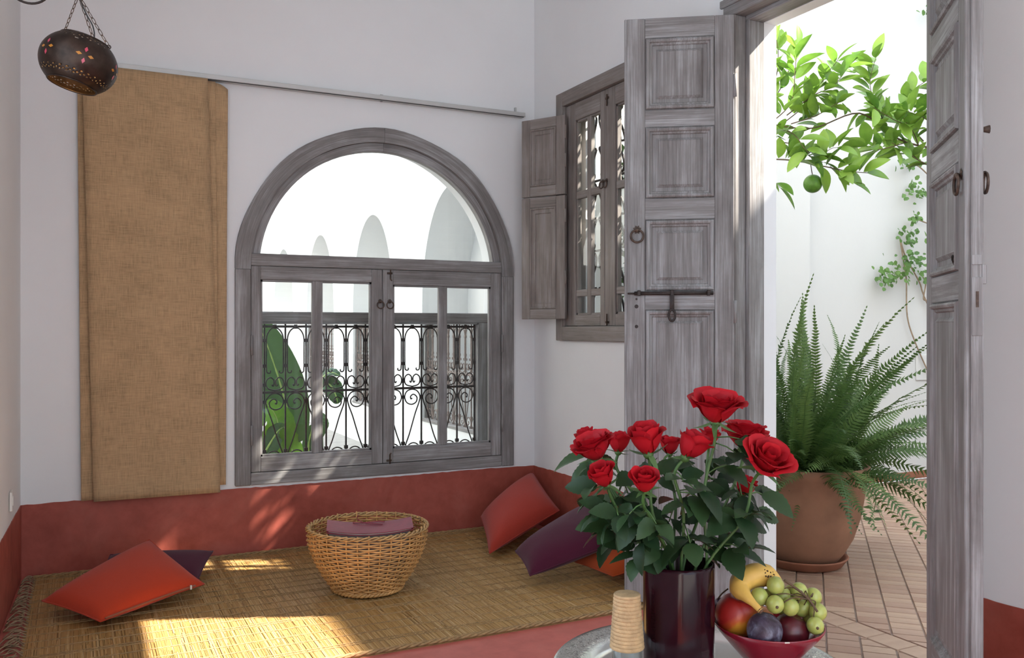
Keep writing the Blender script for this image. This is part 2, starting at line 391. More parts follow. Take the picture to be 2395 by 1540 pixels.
# left wall runs very slightly out of square
def lw(y): return -0.254 - 0.037 * (A0 - y)
# unseen opening added in it nearer the camera, brightening the right wall
mb = arch_wall('l', -1.75, A1, H, [(0.9, 2.9, 0.85, lambda u: 2.85)], 0.0, -0.25, lambda u, d, z: (lw(u) + d, u, z), 'w')
tag(mb.build('wall_left', 'white_plaster'), kind='structure')
tag(arch_wall('wr', -0.9, 2.85, H, [(-0.35, 2.6, 0.0, lambda u: 3.3)], -1.75, -1.5, fx, 'w').build('wall_rear', 'white_plaster'), kind='structure')  # wide opening behind the camera added to let in sky fill
tag(MB().box(-0.9, 2.847, -1.75, A1, H, H + 0.2).build('ceiling', 'white_plaster'), kind='structure')
tag(MB().box(-0.9, 2.578, -1.75, A1 - 0.01, -0.2, 0.0).box(2.578, 2.69, -1.75, 2.06, -0.2, 0.0).box(2.578, 2.69, 3.09, A1 - 0.01, -0.2, 0.0).build('floor', 'red_floor'), kind='structure')
# painted dado: thin coat with an uneven top edge
def dado(name, pts_fn, L, nrm, top=0.368):
    mb = MB(); k = int(L / 0.03); V = []; F = []
    for i in range(k + 1):
        s = L * i / k; x, y = pts_fn(s); zt = top + 0.003 * math.sin(s * 3.1) + U(-0.002, 0.002)
        for (o, z) in ((0.004, 0.0), (0.004, zt), (-0.01, zt)):
            V.append((x + nrm[0] * o, y + nrm[1] * o, z))
    for i in range(k):
        for j in range(2): F.append((i * 3 + j, i * 3 + 3 + j, i * 3 + 4 + j, i * 3 + 1 + j))
    mb.add(V, F); tag(mb.build(name, 'red_dado'), kind='structure')
dado('baseboard_back', lambda s: (-0.256 + s, A0), 2.90, (0, -1))
dado('baseboard_left', lambda s: (lw(A0 - s), A0 - s), 6.3, (1, 0))
dado('baseboard_right', lambda s: (BX, A0 - s), A0 - 3.145, (-1, 0))
dado('baseboard_front', lambda s: (BX, 1.995 - s), 3.4, (-1, 0), 0.372)

# ------------------------------------------------------------------ arched window (window_1)
W1 = empty('window_1', (CX, A0, 0.382), 0, 'grey limewashed arched window with fanlight over two glazed casements', kind='structure')
def part(mb, name, m, parent, smooth=False, org=(0, 0, 0)):
    mb.V = [(v[0] - org[0], v[1] - org[1], v[2] - org[2]) for v in mb.V]
    return mb.build(name, m, parent, smooth)
O1 = (CX, A0, 0.382)
RO, RI = 0.852, 0.722
def arc_piece(a0, a1, r0, r1, y0, y1, n=22, jit=0.004):
    mb = MB(); V = []; G = []; F = []
    for i in range(n + 1):
        a = a0 + (a1 - a0) * i / n; e = jit * math.sin(a * 9)
        for r, y in ((r0, y0), (r1 + e, y0), (r1 + e, y1), (r0, y1)):
            V.append((CX + r * math.cos(a), y, CZ + r * math.sin(a))); G.append((a * 0.8, r, y))
    for i in range(n):
        for j in range(4): F.append((i * 4 + j, i * 4 + (j + 1) % 4, i * 4 + 4 + (j + 1) % 4, i * 4 + 4 + j))
    F += [(0, 1, 2, 3), tuple(n * 4 + j for j in (3, 2, 1, 0))]
    return mb.add(V, F, G)
for nm, a0, a1 in (('a', 0, PI / 2 - 0.001), ('b', PI / 2 + 0.001, PI)):
    p = part(arc_piece(a0, a1, 0.772, 0.856, A0 - 0.022, A0 + 0.05), 'arch_frame', 'grey_wood', W1, org=O1)
    part(arc_piece(a0, a1, RI, 0.7715, A0 + 0.004, A0 + 0.05, jit=0.002), 'arch_bead', 'grey_wood', W1, org=O1)
for s in (-1, 1):
    x0, x1 = sorted((CX + s * 0.772, CX + s * 0.856))
    part(MB().box(x0, x1, A0 - 0.022, A0 + 0.06, 0.382, CZ, 'z', 0.004), 'jamb', 'grey_wood', W1, org=O1)
part(MB().box(CX - 0.772, CX + 0.772, A0 - 0.016, A0 + 0.05, 1.604, 1.672, 'x', 0.004), 'transom', 'grey_wood', W1, org=O1)
part(MB().box(CX - 0.772, CX + 0.772, A0 - 0.018, A0 + 0.06, 0.382, 0.449, 'x', 0.004), 'sill_rail', 'grey_wood', W1, org=O1)
mb = MB(); n = 30
V = [(CX + 0.73 * math.cos(PI * i / n), A0 + 0.03, max(1.66, CZ + 0.73 * math.sin(PI * i / n))) for i in range(n + 1)]
part(mb.add(V, [tuple(range(n + 1))]), 'fanlight_pane', 'pane', W1, org=O1)
# hinges, bolts, ring pulls
def ring(mb, c, r, t, ax='y', n=18, m=0):
    P = []
    for i in range(n):
        a = 2 * PI * i / n; ca, sa = r * math.cos(a), r * math.sin(a)
        P.append((c[0] + ca, c[1], c[2] + sa) if ax == 'y' else ((c[0], c[1] + ca, c[2] + sa) if ax == 'x' else (c[0] + ca, c[1] + sa, c[2])))
    return mb.tube(P, t, 6, closed=True, m=m)
def ring_pull(parent, x, y, z, r=0.018, s=-1, mt='rust_iron'):
    """s: side of the face along y"""
    k = empty('ring_pull', (x, y, z)); k.parent = parent
    mb = MB(); V = [(0, s * 0.004, 0)]; n = 16
    for i in range(n):
        a = 2 * PI * i / n; q = r * (0.75 if i % 2 else 0.5); V.append((q * math.cos(a), s * 0.002, r * 0.6 + q * math.sin(a)))
    V[0] = (0, s * 0.006, r * 0.6)
    mb.add(V, [(0, i + 1, (i + 1) % n + 1) for i in range(n)]); mb.sphere((0, s * 0.012, r * 0.5), r * 0.3, 8, 6)
    mb.build('rosette', mt, k, True)
    ring(MB(), (0, s * 0.014, -r * 0.45), r, r * 0.17).build('ring', mt, k, True)
    return k
def slide_bolt(parent, x, y, z, up=1, s=-1, k=1.0, mt='rust_iron'):
    mb = MB(); mb.box(x - 0.016 * k, x + 0.016 * k, y + s * 0.007, y, z - 0.006 * k, z + 0.006 * k, 'x', 0.001)
    mb.tube([(x + 0.004, y + s * 0.008, z + up * 0.02 * k), (x + 0.004, y + s * 0.008, z - up * 0.035 * k), (x + 0.010, y + s * 0.012, z - up * 0.045 * k)], 0.004 * k, 6)
    return mb.build('slide_bolt', mt, parent, True)
def casement(parent, org, x0, x1, z0, z1, y0, stl, str_, rt, rb, muls, rails, wd, th=0.045, smooth=False):
    """glazed casement as a part of the window; muls/rails are (lo,hi)"""
    c = empty('casement', (x0 - org[0], y0 - org[1], z0 - org[2])); c.parent = parent
    og = (x0, y0, z0)
    def B(a, b_, c_, d, nm, gr, ys=(0, th), bev=0.003): part(MB().box(a, b_, y0 + ys[0], y0 + ys[1], c_, d, gr, bev), nm, wd, c, org=og)
    B(x0, x0 + stl, z0, z1, 'stile', 'z'); B(x1 - str_, x1, z0, z1, 'stile', 'z')
    B(x0 + stl, x1 - str_, z1 - rt, z1, 'rail', 'x'); B(x0 + stl, x1 - str_, z0, z0 + rb, 'rail', 'x')
    gx0, gx1, gz0, gz1 = x0 + stl, x1 - str_, z0 + rb, z1 - rt
    t = 0.011                                                   # inner glazing bead, set back
    B(gx0 - 0.001, gx0 + t, gz0, gz1, 'glazing_bead', 'z', (0.010, 0.03), 0); B(gx1 - t, gx1 + 0.001, gz0, gz1, 'glazing_bead', 'z', (0.010, 0.03), 0)
    B(gx0, gx1, gz1 - t, gz1 + 0.001, 'glazing_bead', 'x', (0.010, 0.03), 0); B(gx0, gx1, gz0 - 0.001, gz0 + t, 'glazing_bead', 'x', (0.010, 0.03), 0)
    for a, b_ in muls: B(a, b_, gz0, gz1, 'mullion', 'z', (0.006, 0.034))
    xs = [gx0] + [v for ab in muls for v in ab] + [gx1]
    for a, b_ in rails:
        for i in range(0, len(xs), 2): B(xs[i], xs[i + 1], a, b_, 'glazing_bar', 'x', (0.007, 0.033))
    zs = [gz0] + [v for ab in rails for v in ab] + [gz1]
    for i in range(0, len(xs), 2):
        for j in range(0, len(zs), 2):
            V = [(xs[i] - .003, y0 + 0.022, zs[j] - .003), (xs[i + 1] + .003, y0 + 0.022, zs[j] - .003), (xs[i + 1] + .003, y0 + 0.022, zs[j + 1] + .003), (xs[i] - .003, y0 + 0.022, zs[j + 1] + .003)]
            part(MB().add(V, [(0, 1, 2, 3)]), 'glass_pane', 'pane', c, org=og)
    return c
yc = A0 - 0.012
ca = casement(W1, O1, 0.866, 1.6245, 0.452, 1.602, yc, 0.052, 0.066, 0.076, 0.084, [(1.207, 1.268)], [], 'grey_wood')
cb_ = casement(W1, O1, 1.6275, 2.404, 0.452, 1.602, yc, 0.063, 0.070, 0.088, 0.084, [(1.985, 2.040)], [], 'grey_wood')
ring_pull(ca, 1.6245 - 0.866 - 0.016, 0, 1.402 - 0.452, 0.021); ring_pull(cb_, 0.040, 0, 1.402 - 0.452, 0.021)
slide_bolt(cb_, 0.04, 0, 1.13, 1); slide_bolt(cb_, 0.036, 0, 0.015, -1)
for xx in (0.866, 2.404):
    for zz in (0.66, 1.16):
        part(MB().tube([(xx, A0 - 0.028, zz - 0.055), (xx, A0 - 0.028, zz + 0.055)], 0.007, 8), 'hinge', 'grey_wood', W1, True, org=O1)

# outer timber frame that carries the iron grille
OF = empty('trim_1', (CX, 5.26, 0.40), 0, 'weathered outer timber frame carrying the iron window grille', kind='structure'); OO = (CX, 5.26, 0.40)
part(MB().box(CX - 0.788, CX + 0.788, 5.24, 5.33, 1.290, 1.352, 'x', 0.004), 'beam', 'grey_wood', OF, org=OO)
part(MB().box(CX - 0.703, CX + 0.703, 5.235, 5.30, 1.279, 1.290, 'x', 0.002), 'beam_bead', 'grey_wood', OF, org=OO)
for s in (-1, 1):
    a, c = sorted((CX + s * 0.713, CX + s * 0.788)); part(MB().box(a, c, 5.24, 5.33, 0.40, 1.290, 'z', 0.004), 'post', 'grey_wood', OF, org=OO)
    a, c = sorted((CX + s * 0.704, CX + s * 0.713)); part(MB().box(a, c, 5.235, 5.30, 0.40, 1.279, 'z', 0.002), 'post_bead', 'grey_wood', OF, org=OO)

# ------------------------------------------------------------------ wrought-iron grille
GS = 0.1225; NB = 12
def spiral(cx, cz, r0, r1, a0, turns, n=30):
    return [(cx + (r0 + (r1 - r0) * i / n) * math.cos(a0 + turns * 2 * PI * i / n), 0, cz + (r0 + (r1 - r0) * i / n) * math.sin(a0 + turns * 2 * PI * i / n)) for i in range(n + 1)]
def make_grille(label, mt):
    g = empty('window_grille', (0, 0, 0), 0, label, 'grille')
    z_t, z_m, z_b = 0.865, 0.476, 0.02
    W = GS * (NB - 1); r = 0.0042
    for z, nm in ((z_t, 0), (z_m, 1), (z_b, 2)): MB().box(-0.012, W + 0.012, -0.005, 0.005, z - 0.007, z + 0.007, 'x').build('rail', mt, g)
    mb = MB(); mb.box(-0.0045, 0.0045, -0.0045, 0.0045, 0, z_t + 0.018)
    for z in (0.782, 0.632, 0.520, 0.420, 0.128): mb.box(-0.011, 0.011, -0.008, 0.008, z - 0.010, z + 0.010)
    bar = proto(mb, 'bar', mt)
    # arch with curled feet
    h = GS / 2; P = spiral(0.028, 0.600, 0.006, 0.015, PI * 0.2, -0.62, 12)
    P = [(p[0], 0, p[2]) for p in P]
    P += [(0.0115, 0, 0.632), (0.0115, 0, 0.782)]
    ar = [(h - (h - 0.0115) * math.cos(PI * i / 14), 0, 0.782 + 0.076 * math.sin(PI * i / 14)) for i in range(15)]
    half = P + ar[1:8]; full = half + [(GS - x, 0, z) for x, _, z in reversed(half[:-1])]
    mb = MB(); mb.tube(full, r, 5); mb.box(h - 0.009, h + 0.009, -0.007, 0.007, z_t - 0.014, z_t + 0.012); arch = proto(mb, 'arch_bar', mt, True)
    # double curl sitting on the middle rail
    left = spiral(0.045, 0.515, 0.007, 0.013, PI * 1.0, -0.35, 8)
    q = [(0.044, 0, 0.522), (0.050, 0, 0.512), (0.056, 0, 0.522), (0.055, 0, 0.548), (0.036, 0, 0.563), (0.015, 0, 0.550), (0.010, 0, 0.522), (0.022, 0, 0.497), (h, 0, 0.486)]
    q = [(v.x, 0, v.z) for v in catmull(q, 4)]
    mb = MB(); mb.tube(q + [(GS - x, 0, z) for x, _, z in reversed(q[:-1])], r, 5); omega = proto(mb, 'curl_bar', mt, True)
    # S scroll: two spirals joined by a diagonal
    zc = (0.460 + 0.03) / 2 + 0.005
    top = [(h, 0, zc), (0.040, 0, 0.320), (0.016, 0, 0.385), (0.010, 0, 0.425), (0.030, 0, 0.458), (0.064, 0, 0.468), (0.098, 0, 0.455), (0.112, 0, 0.420), (0.098, 0, 0.385), (0.066, 0, 0.372), (0.036, 0, 0.386), (0.030, 0, 0.416), (0.052, 0, 0.436), (0.072, 0, 0.424), (0.070, 0, 0.406), (0.062, 0, 0.412)]
    top = [(v.x, 0, v.z) for v in catmull(top, 4)]
    bot = [(GS - x, 0, 2 * zc - z) for x, _, z in top]
    S1 = list(reversed(bot)) + top[1:]
    s1 = proto(MB().tube(S1, r, 5), 'scroll', mt, True); s2 = proto(MB().tube([(GS - x, 0, z) for x, _, z in S1], r, 5), 'scroll', mt, True)
    for k in range(NB):
        put(bar, 'bar', g, Matrix.Translation((k * GS, 0, 0)))
        if k < NB - 1:
            T = Matrix.Translation((k * GS, 0, 0)); put(arch, 'arch_bar', g, T); put(omega, 'curl_bar', g, T); put(s1 if k % 2 == 0 else s2, 'scroll', g, T)
    return g
gr = make_grille('black wrought-iron scroll grille fixed outside the arched window', 'iron')
gr.location = (0.986, 5.28, 0.40)

# ------------------------------------------------------------------ patio beyond the arched window
def ell(c, hw, zs, zt): return lambda u: zs + (zt - zs) * math.sqrt(max(0, 1 - ((u - c) / hw) ** 2))
NY = (6.80, 9.03, 11.26, 13.5)
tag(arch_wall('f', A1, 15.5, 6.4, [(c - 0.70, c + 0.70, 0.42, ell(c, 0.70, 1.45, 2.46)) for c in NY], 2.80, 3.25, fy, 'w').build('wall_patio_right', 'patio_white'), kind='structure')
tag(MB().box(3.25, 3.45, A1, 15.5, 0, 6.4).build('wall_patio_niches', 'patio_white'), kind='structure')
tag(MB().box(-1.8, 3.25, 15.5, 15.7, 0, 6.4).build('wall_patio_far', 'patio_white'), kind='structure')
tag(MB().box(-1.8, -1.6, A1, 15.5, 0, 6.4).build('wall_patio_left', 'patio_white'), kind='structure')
tag(MB().box(-4.2, 2.9, A1 - 0.01, 15.6, -0.2, -0.002).build('floor_patio', 'patio_stone'), kind='structure')
for i, c in enumerate(NY[:3]):
    n = ('nearest to', 'next but one to', 'farthest from')[i]
    wf = empty('window_%d' % (i + 3), (2.83, c, 0.42), 0, kind='structure'); og = (2.83, c, 0.42)
    part(MB().box(2.82, 2.90, c - 0.70, c + 0.70, 1.292, 1.36, 'y', 0.004), 'beam', 'grey_wood', wf, org=og)
    for s in (-1, 1):
        a, d = sorted((c + s * 0.699, c + s * 0.684)); part(MB().box(2.82, 2.90, a, d, 0.42, 1.285, 'z', 0.004), 'post', 'grey_wood', wf, org=og)
    part(MB().box(2.79, 2.92, c - 0.70, c + 0.70, 0.42, 0.445, 'y', 0.003), 'sill', 'grey_wood', wf, org=og)
    if i == 0:
        fg = make_grille('rusty brown iron grille in the patio wall, under the first and tallest-looking arch niche', 'far_iron'); fg.name = 'patio_grille'; far = fg
    else:
        fg = copy_tree(far); fg['label'] = ('rusty iron grille in the patio wall, under the middle arch niche', 'rusty iron grille in the patio wall, under the farthest arch niche')[i - 1]
    fg['group'] = 'iron grilles along the patio wall'
    fg.location = (2.845, c + 0.674, 0.405); fg.rotation_euler = (0, 0, -PI / 2)

# ------------------------------------------------------------------ courtyard beyond the door
tag(MB().box(2.5, 2.847, -1.75, A1, H + 0.2, 6.3).build('wall_skyblock_right', 'court_white'), kind='structure')  # unseen raised wall, added to cut sky light in the courtyard
tag(MB().box(-2.2, 2.8, A1 - 0.3, A1, H + 0.2, 6.4).build('wall_skyblock_back', 'court_white'), kind='structure')  # unseen height above the back wall, added to dim the patio
tag(MB().box(2.5, 7.5, -4.3, -4.0, 0, 6.3).build('wall_skyblock_south', 'court_white'), kind='structure')  # unseen closing wall, added to keep sky light out of the courtyard
tag(MB().box(-4.0, 2.5, -9.0, -1.75, -0.2, -0.002).build('floor_bounce', 'bounce_stone'), kind='structure')  # unseen pale ground, added to bounce daylight through the rear opening
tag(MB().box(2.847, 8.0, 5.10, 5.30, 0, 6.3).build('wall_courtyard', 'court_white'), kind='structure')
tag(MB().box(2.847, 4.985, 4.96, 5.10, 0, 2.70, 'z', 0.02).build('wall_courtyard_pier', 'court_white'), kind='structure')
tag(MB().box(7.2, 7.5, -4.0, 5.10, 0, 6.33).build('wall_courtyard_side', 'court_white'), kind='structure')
tag(MB().box(4.985, 7.2, 5.085, 5.10, 0, 0.06).build('baseboard_courtyard', 'saucer_clay'), kind='structure')
tag(MB().box(6.285, 6.62, 5.086, 5.10, 0.82, 1.035, 'x', 0.004).build('meter_box', 'court_white'), 'small white utility box on the courtyard wall below the climbing vine', 'utility box')

fl = MB().box(2.69, 7.2, -4.0, 5.10, -0.2, -0.006).box(2.578, 2.69, 2.06, 3.09, -0.2, -0.006).build('floor_courtyard', 'grout'); tag(fl, kind='structure')
# 45 degree tiles: columns along (1,1), tiles 0.125 x 0.072
e1 = Vector((math.sqrt(.5), math.sqrt(.5), 0)); e2 = Vector((math.sqrt(.5), -math.sqrt(.5), 0))
TW, TH = 0.128, 0.074
tiles = []
for i in range(-30, 60):
    for j in range(0, 110):
        c = e2 * (i * TW) + e1 * (j * TH + (0.5 * TH if i % 2 else 0) + 0.0)
        x, y = c.x, c.y
        if not (2.52 < x < 6.9 and 1.4 < y < 5.02): continue
        if x < 2.78 and not 2.12 < y < 3.03: continue
        if y > x * 1.22 or y < x * 0.55: continue               # what the doorway lets one see
        far_ = 100 if (y > x * 1.02 or y < x * 0.62) else 0
        if x < 4.95 and y > 4.9: continue
        tiles.append((x * x + y * y + far_, x, y))
tiles.sort()
ti = random.Random(3)
def tile_mesh(w, h):
    mb = MB(); t = 0.0025; z = 0.0
    V = [(-w, -h, -0.008), (w, -h, -0.008), (w, h, -0.008), (-w, h, -0.008), (-w + t, -h + t, z), (w - t, -h + t, z), (w - t, h - t, z), (-w + t, h - t, z)]
    F = [(0, 1, 5, 4), (1, 2, 6, 5), (2, 3, 7, 6), (3, 0, 4, 7), (4, 5, 6, 7)]
    return V, F
vs = []
for k in range(14):
    V, F = tile_mesh(TW / 2 - 0.002, TH / 2 - 0.002); q = (k * 0.37, k * 0.91, 0); vs.append(proto(MB().add(V, F, [q] * 8), 'tile', 'tile'))
rest = MB()
def clip(poly, lim, keep_hi):
    out = []
    for a, b_ in zip(poly, poly[1:] + poly[:1]):
        ina = (a[0] > lim) == keep_hi; inb = (b_[0] > lim) == keep_hi
        if ina: out.append(a)
        if ina != inb:
            t = (lim - a[0]) / (b_[0] - a[0]); out.append((lim, a[1] + (b_[1] - a[1]) * t))
    return out
for k, (d, x, y) in enumerate(tiles):
    m4 = Matrix.Translation((x, y, ti.uniform(-0.001, 0.0015))) @ Matrix.Rotation(-PI / 4 + ti.uniform(-.012, .012), 4, 'Z')
    V, F = tile_mesh(TW / 2 - 0.002, TH / 2 - 0.002); Vw = [m4 @ Vector(v) for v in V]; kk = ti.randrange(40); gq = (kk * 0.37, kk * 0.91, 0)
    xs_ = [v.x for v in Vw]
    if max(xs_) > 2.852 and min(xs_) < 2.988:                   # cut against the border course
        for lim, hi in ((2.988, True), (2.852, False)):
            pl = clip([(v.x, v.y) for v in Vw[4:]], lim, hi)
            if len(pl) < 3: continue
            n_ = len(pl); mbc = MB().add([(p[0], p[1], -0.008) for p in pl] + [(p[0], p[1], 0.0) for p in pl], [tuple(range(n_, 2 * n_))] + [(q, (q + 1) % n_, n_ + (q + 1) % n_, n_ + q) for q in range(n_)], [gq] * (2 * n_))
            mbc.build('tile', 'tile', fl)
    elif min(xs_) < 2.582:                                      # cut along the threshold
        pl = clip([(v.x, v.y) for v in Vw[4:]], 2.582, True)
        if len(pl) > 2:
            n_ = len(pl); MB().add([(p[0], p[1], -0.008) for p in pl] + [(p[0], p[1], 0.0) for p in pl], [tuple(range(n_, 2 * n_))] + [(q, (q + 1) % n_, n_ + (q + 1) % n_, n_ + q) for q in range(n_)], [gq] * (2 * n_)).build('tile', 'tile', fl)
    elif k < 250: put(vs[ti.randrange(14)], 'tile', fl, m4)
    else: rest.add(Vw, F, [gq] * 8)
o = rest.build('tiles', 'tile', fl); o['kind'] = 'stuff'
V, F = tile_mesh(0.058, 0.075); bt = proto(MB().add(V, F, [(0.2, 0.5, 0)] * 8), 'tile', 'tile')
for k in range(8): put(bt, 'tile', fl, Matrix.Translation((2.92, 2.02 + k * 0.153, 0)))

# ------------------------------------------------------------------ doorway: frame and two leaves
DF = empty('trim_2', (BX, 3.09, 0), 0, kind='structure'); DO = (BX, 3.09, 0)
for nm, y0, y1 in (('a', 3.048, 3.150), ('b', 2.00, 2.102)):
    part(MB().box(BX - 0.024, BX + 0.04, y0 + (0.02 if nm == 'a' else 0), y1 - (0.02 if nm == 'b' else 0), 0, 2.652, 'z', 0.004), 'casing_post', 'grey_wood', DF, org=DO)
    part(MB().box(BX + 0.0405, 2.776, y0, y1, 0, 2.632, 'z', 0.003), 'jamb', 'grey_wood', DF, org=DO)
part(MB().box(BX - 0.024, BX + 0.04, 2.00, 3.150, 2.6525, 2.728, 'y', 0.004), 'lintel', 'grey_wood', DF, org=DO)
part(MB().box(BX - 0.036, BX - 0.02, 1.99, 3.160, 2.700, 2.735, 'y', 0.004), 'lintel_bead', 'grey_wood', DF, org=DO)
part(MB().box(BX + 0.0405, 2.776, 2.00, 3.15, 2.632, 2.664, 'y', 0.003), 'lintel_lining', 'grey_wood', DF, org=DO)
def raised_panel(x0, x1, z0, z1, T, prof):
    mb = MB()
    for s in (1, -1):
        V = []; F = []; G = []
        for ins, yy in prof:
            for x, z in ((x0 + ins, z0 + ins), (x1 - ins, z0 + ins), (x1 - ins, z1 - ins), (x0 + ins, z1 - ins)):
                V.append((x, s * (T / 2 + yy), z)); G.append((z + 3 * R() * 0, x, yy))
        for i in range(len(prof) - 1):
            for j in range(4):
                f = (i * 4 + j, i * 4 + (j + 1) % 4, i * 4 + 4 + (j + 1) % 4, i * 4 + 4 + j); F.append(f if s < 0 else f[::-1])
        e = (len(prof) - 1) * 4; f = (e, e + 1, e + 2, e + 3); F.append(f if s < 0 else f[::-1])
        mb.add(V, F, G)
    return mb
PROF = [(0, -0.002), (0.003, -0.006), (0.006, 0.006), (0.012, 0.009), (0.019, 0.006), (0.023, -0.002), (0.030, -0.004), (0.034, -0.011), (0.049, -0.011), (0.062, -0.001), (0.066, -0.002)]
def door_leaf(name, wd, Wd, Hh, T, label):
    d = empty(name, (0, 0, 0), 0, label, kind='structure')
    fs, hs = 0.092, 0.084                                        # free and hinge stiles
    MB().box(0, hs, -T / 2, T / 2, 0, Hh, 'z', 0.003).build('stile', wd, d); MB().box(Wd - fs, Wd - 0.010, -T / 2, T / 2, 0, Hh, 'z', 0.003).build('stile', wd, d)
    MB().box(Wd - 0.012, Wd, -T / 2 + 0.014, T / 2, 0, Hh, 'z', 0.003).build('edge_strip', wd, d)
    zs = [0.02, 0.19, 1.325, 1.408, 1.728, 1.822, 2.142, 2.218, 2.540, Hh]
    zs = [z - 0.015 for z in zs]; zs[-1] = Hh; zs[0] = 0
    for i in range(0, 10, 2):
        MB().box(hs, Wd - fs, -T / 2, T / 2, zs[i], zs[i + 1], 'x', 0.002).build('rail', wd, d)
    for i in range(1, 9, 2):
        raised_panel(hs, Wd - fs, zs[i], zs[i + 1], T, PROF).build('panel', wd, d)
    return d
LW, LH, LT = 0.512, 2.614, 0.046
hinge_l = Vector((2.612, 3.063, 0.026)); dl = Vector((2.215, 3.335, 0.026)) - hinge_l
d1 = door_leaf('door_1', 'grey_wood', dl.length, LH, LT, 'grey limewashed panelled door leaf with iron bolt and ring, beside the small window')
d1.matrix_basis = frame(hinge_l, dl, (0, 0, 1)); wl = dl.length
k = ring_pull(d1, wl - 0.057, LT / 2, 1.652, 0.028, 1)
# sliding bolt on the leaf
bolt = empty('slide_bolt', (wl - 0.20, LT / 2, 1.383)); bolt.parent = d1
MB().tube([(-0.19, 0.012, 0), (0.155, 0.012, 0)], 0.0085, 8).build('rod', 'iron', bolt, True)
MB().tube([(0.155, 0.012, 0), (0.185, 0.012, 0)], 0.004, 6).build('rod_tip', 'iron', bolt, True)
mb = MB()
for x in (0.135, -0.01, -0.17): mb.box(x - 0.007, x + 0.007, -0.001, 0.024, -0.011, 0.014, 'x', 0.002)
mb.build('staple', 'iron', bolt)
mb = MB(); mb.box(-0.020, 0.000, 0.018, 0.024, -0.075, -0.008, 'z', 0.001); 
P = [(-0.010 + 0.014 * math.cos(t), 0.021, -0.098 + 0.026 * math.sin(t)) for t in [2 * PI * i / 14 for i in range(14)]]
mb.tube(P, 0.0055, 6, closed=True); mb.build('hasp', 'iron', bolt, True)
for zz, rr in ((1.358, 0.005), (1.325, 0.009), (1.235, 0.008)):
    MB().tube([(wl - 0.054, LT / 2 - 0.004, zz), (wl - 0.054, LT / 2 + 0.0008, zz)], rr, 12).build('keyhole', 'iron', d1)
for zz in (0.35, 1.30, 2.30):
    MB().tube([(-0.004, LT / 2 + 0.002, zz - 0.05), (-0.004, LT / 2 + 0.002, zz + 0.05)], 0.007, 8).build('hinge', 'grey_wood', d1, True)
hinge_r = Vector((2.640, 2.068, 0.026)); dr = Vector((2.262, 1.640, 0.026)) - hinge_r
d2 = door_leaf('door_2', 'grey_wood', dr.length, LH, LT, 'grey limewashed door leaf folded back, its lock edge facing the room')
d2.matrix_basis = frame(hinge_r, dr, (0, 0, 1)); wr = dr.length
ring_pull(d2, wr - 0.052, -LT / 2, 1.652, 0.028, -1); ring_pull(d2, wr - 0.04, LT / 2, 1.652, 0.028, 1)
mb = MB(); mb.tube([(wr - 0.03, LT / 2, 1.79), (wr - 0.03, LT / 2 + 0.022, 1.79)], [0.006, 0.012], 8); mb.build('knob', 'rust_iron', d2, True)
lp = empty('lock_plate', (wr, 0.006, 1.36)); lp.parent = d2
mb = MB(); mb.box(-0.002, 0.003, -0.014, 0.014, -0.155, 0.01, 'z', 0.001); mb.box(-0.002, 0.003, -0.014, 0.014, 0.045, 0.073, 'z', 0.001); mb.build('strike', 'grey_wood', lp)
MB().box(0.0, 0.0036, -0.004, 0.004, -0.075, -0.030).build('slot', 'rust_iron', lp)
MB().box(-0.012, 0.0035, 0.012, 0.024, -0.01, 0.045, 'z', 0.002).build('latch_block', 'grey_wood', lp)
mb = MB()
for q in range(3): ring(mb, (wr - 0.13, -LT / 2 - 0.004 - 0.002 * q, 1.428 + 0.003 * q), 0.013 - 0.002 * q, 0.0012, 'y')
mb.build('wire_ring', 'iron', d2, True)

# ------------------------------------------------------------------ small window in the right wall (window_2)
# local frame: x runs along -Y (towards the door), y runs into the wall (+X), z up
W2 = empty('window_2', (BX, 4.705, 1.18), -PI / 2, 'tall grey-brown window with small panes and folded-back shutter', kind='structure')
ww, wh = 1.03, 1.50
def B2(a, b_, c_, d, e, f, nm, gr, p=W2, bev=0.003, m='brown_wood'): return MB().box(a, b_, c_, d, e, f, gr, bev).build(nm, m, p)
B2(0, 0.075, -0.022, 0.09, 0, wh, 'frame_post', 'z'); B2(ww - 0.075, ww, -0.022, 0.09, 0, wh, 'frame_post', 'z')
B2(0.075, ww - 0.075, -0.022, 0.09, 0, 0.085, 'frame_rail', 'x'); B2(0.075, ww - 0.075, -0.022, 0.09, wh - 0.085, wh, 'frame_rail', 'x')
B2(0.060, 0.085, -0.012, 0.06, 0.085, wh - 0.085, 'frame_bead', 'z')
O2 = (0, 0, 0)
c2a = casement(W2, O2, 0.085, 0.512, 0.088, wh - 0.088, 0.004, 0.105, 0.045, 0.105, 0.065, [(0.315, 0.358)], [(0.262, 0.302), (0.84, 0.884)], 'brown_wood')
c2b = casement(W2, O2, 0.516, ww - 0.085, 0.088, wh - 0.088, 0.004, 0.105, 0.045, 0.105, 0.065, [(0.765, 0.805)], [(0.262, 0.302), (0.84, 0.884)], 'brown_wood')
ring_pull(c2a, 0.415, 0, 0.80, 0.020); ring_pull(c2b, 0.022, 0, 0.80, 0.020)
slide_bolt(c2b, 0.03, 0, 1.27, 1); slide_bolt(c2b, 0.03, 0, 0.02, -1)
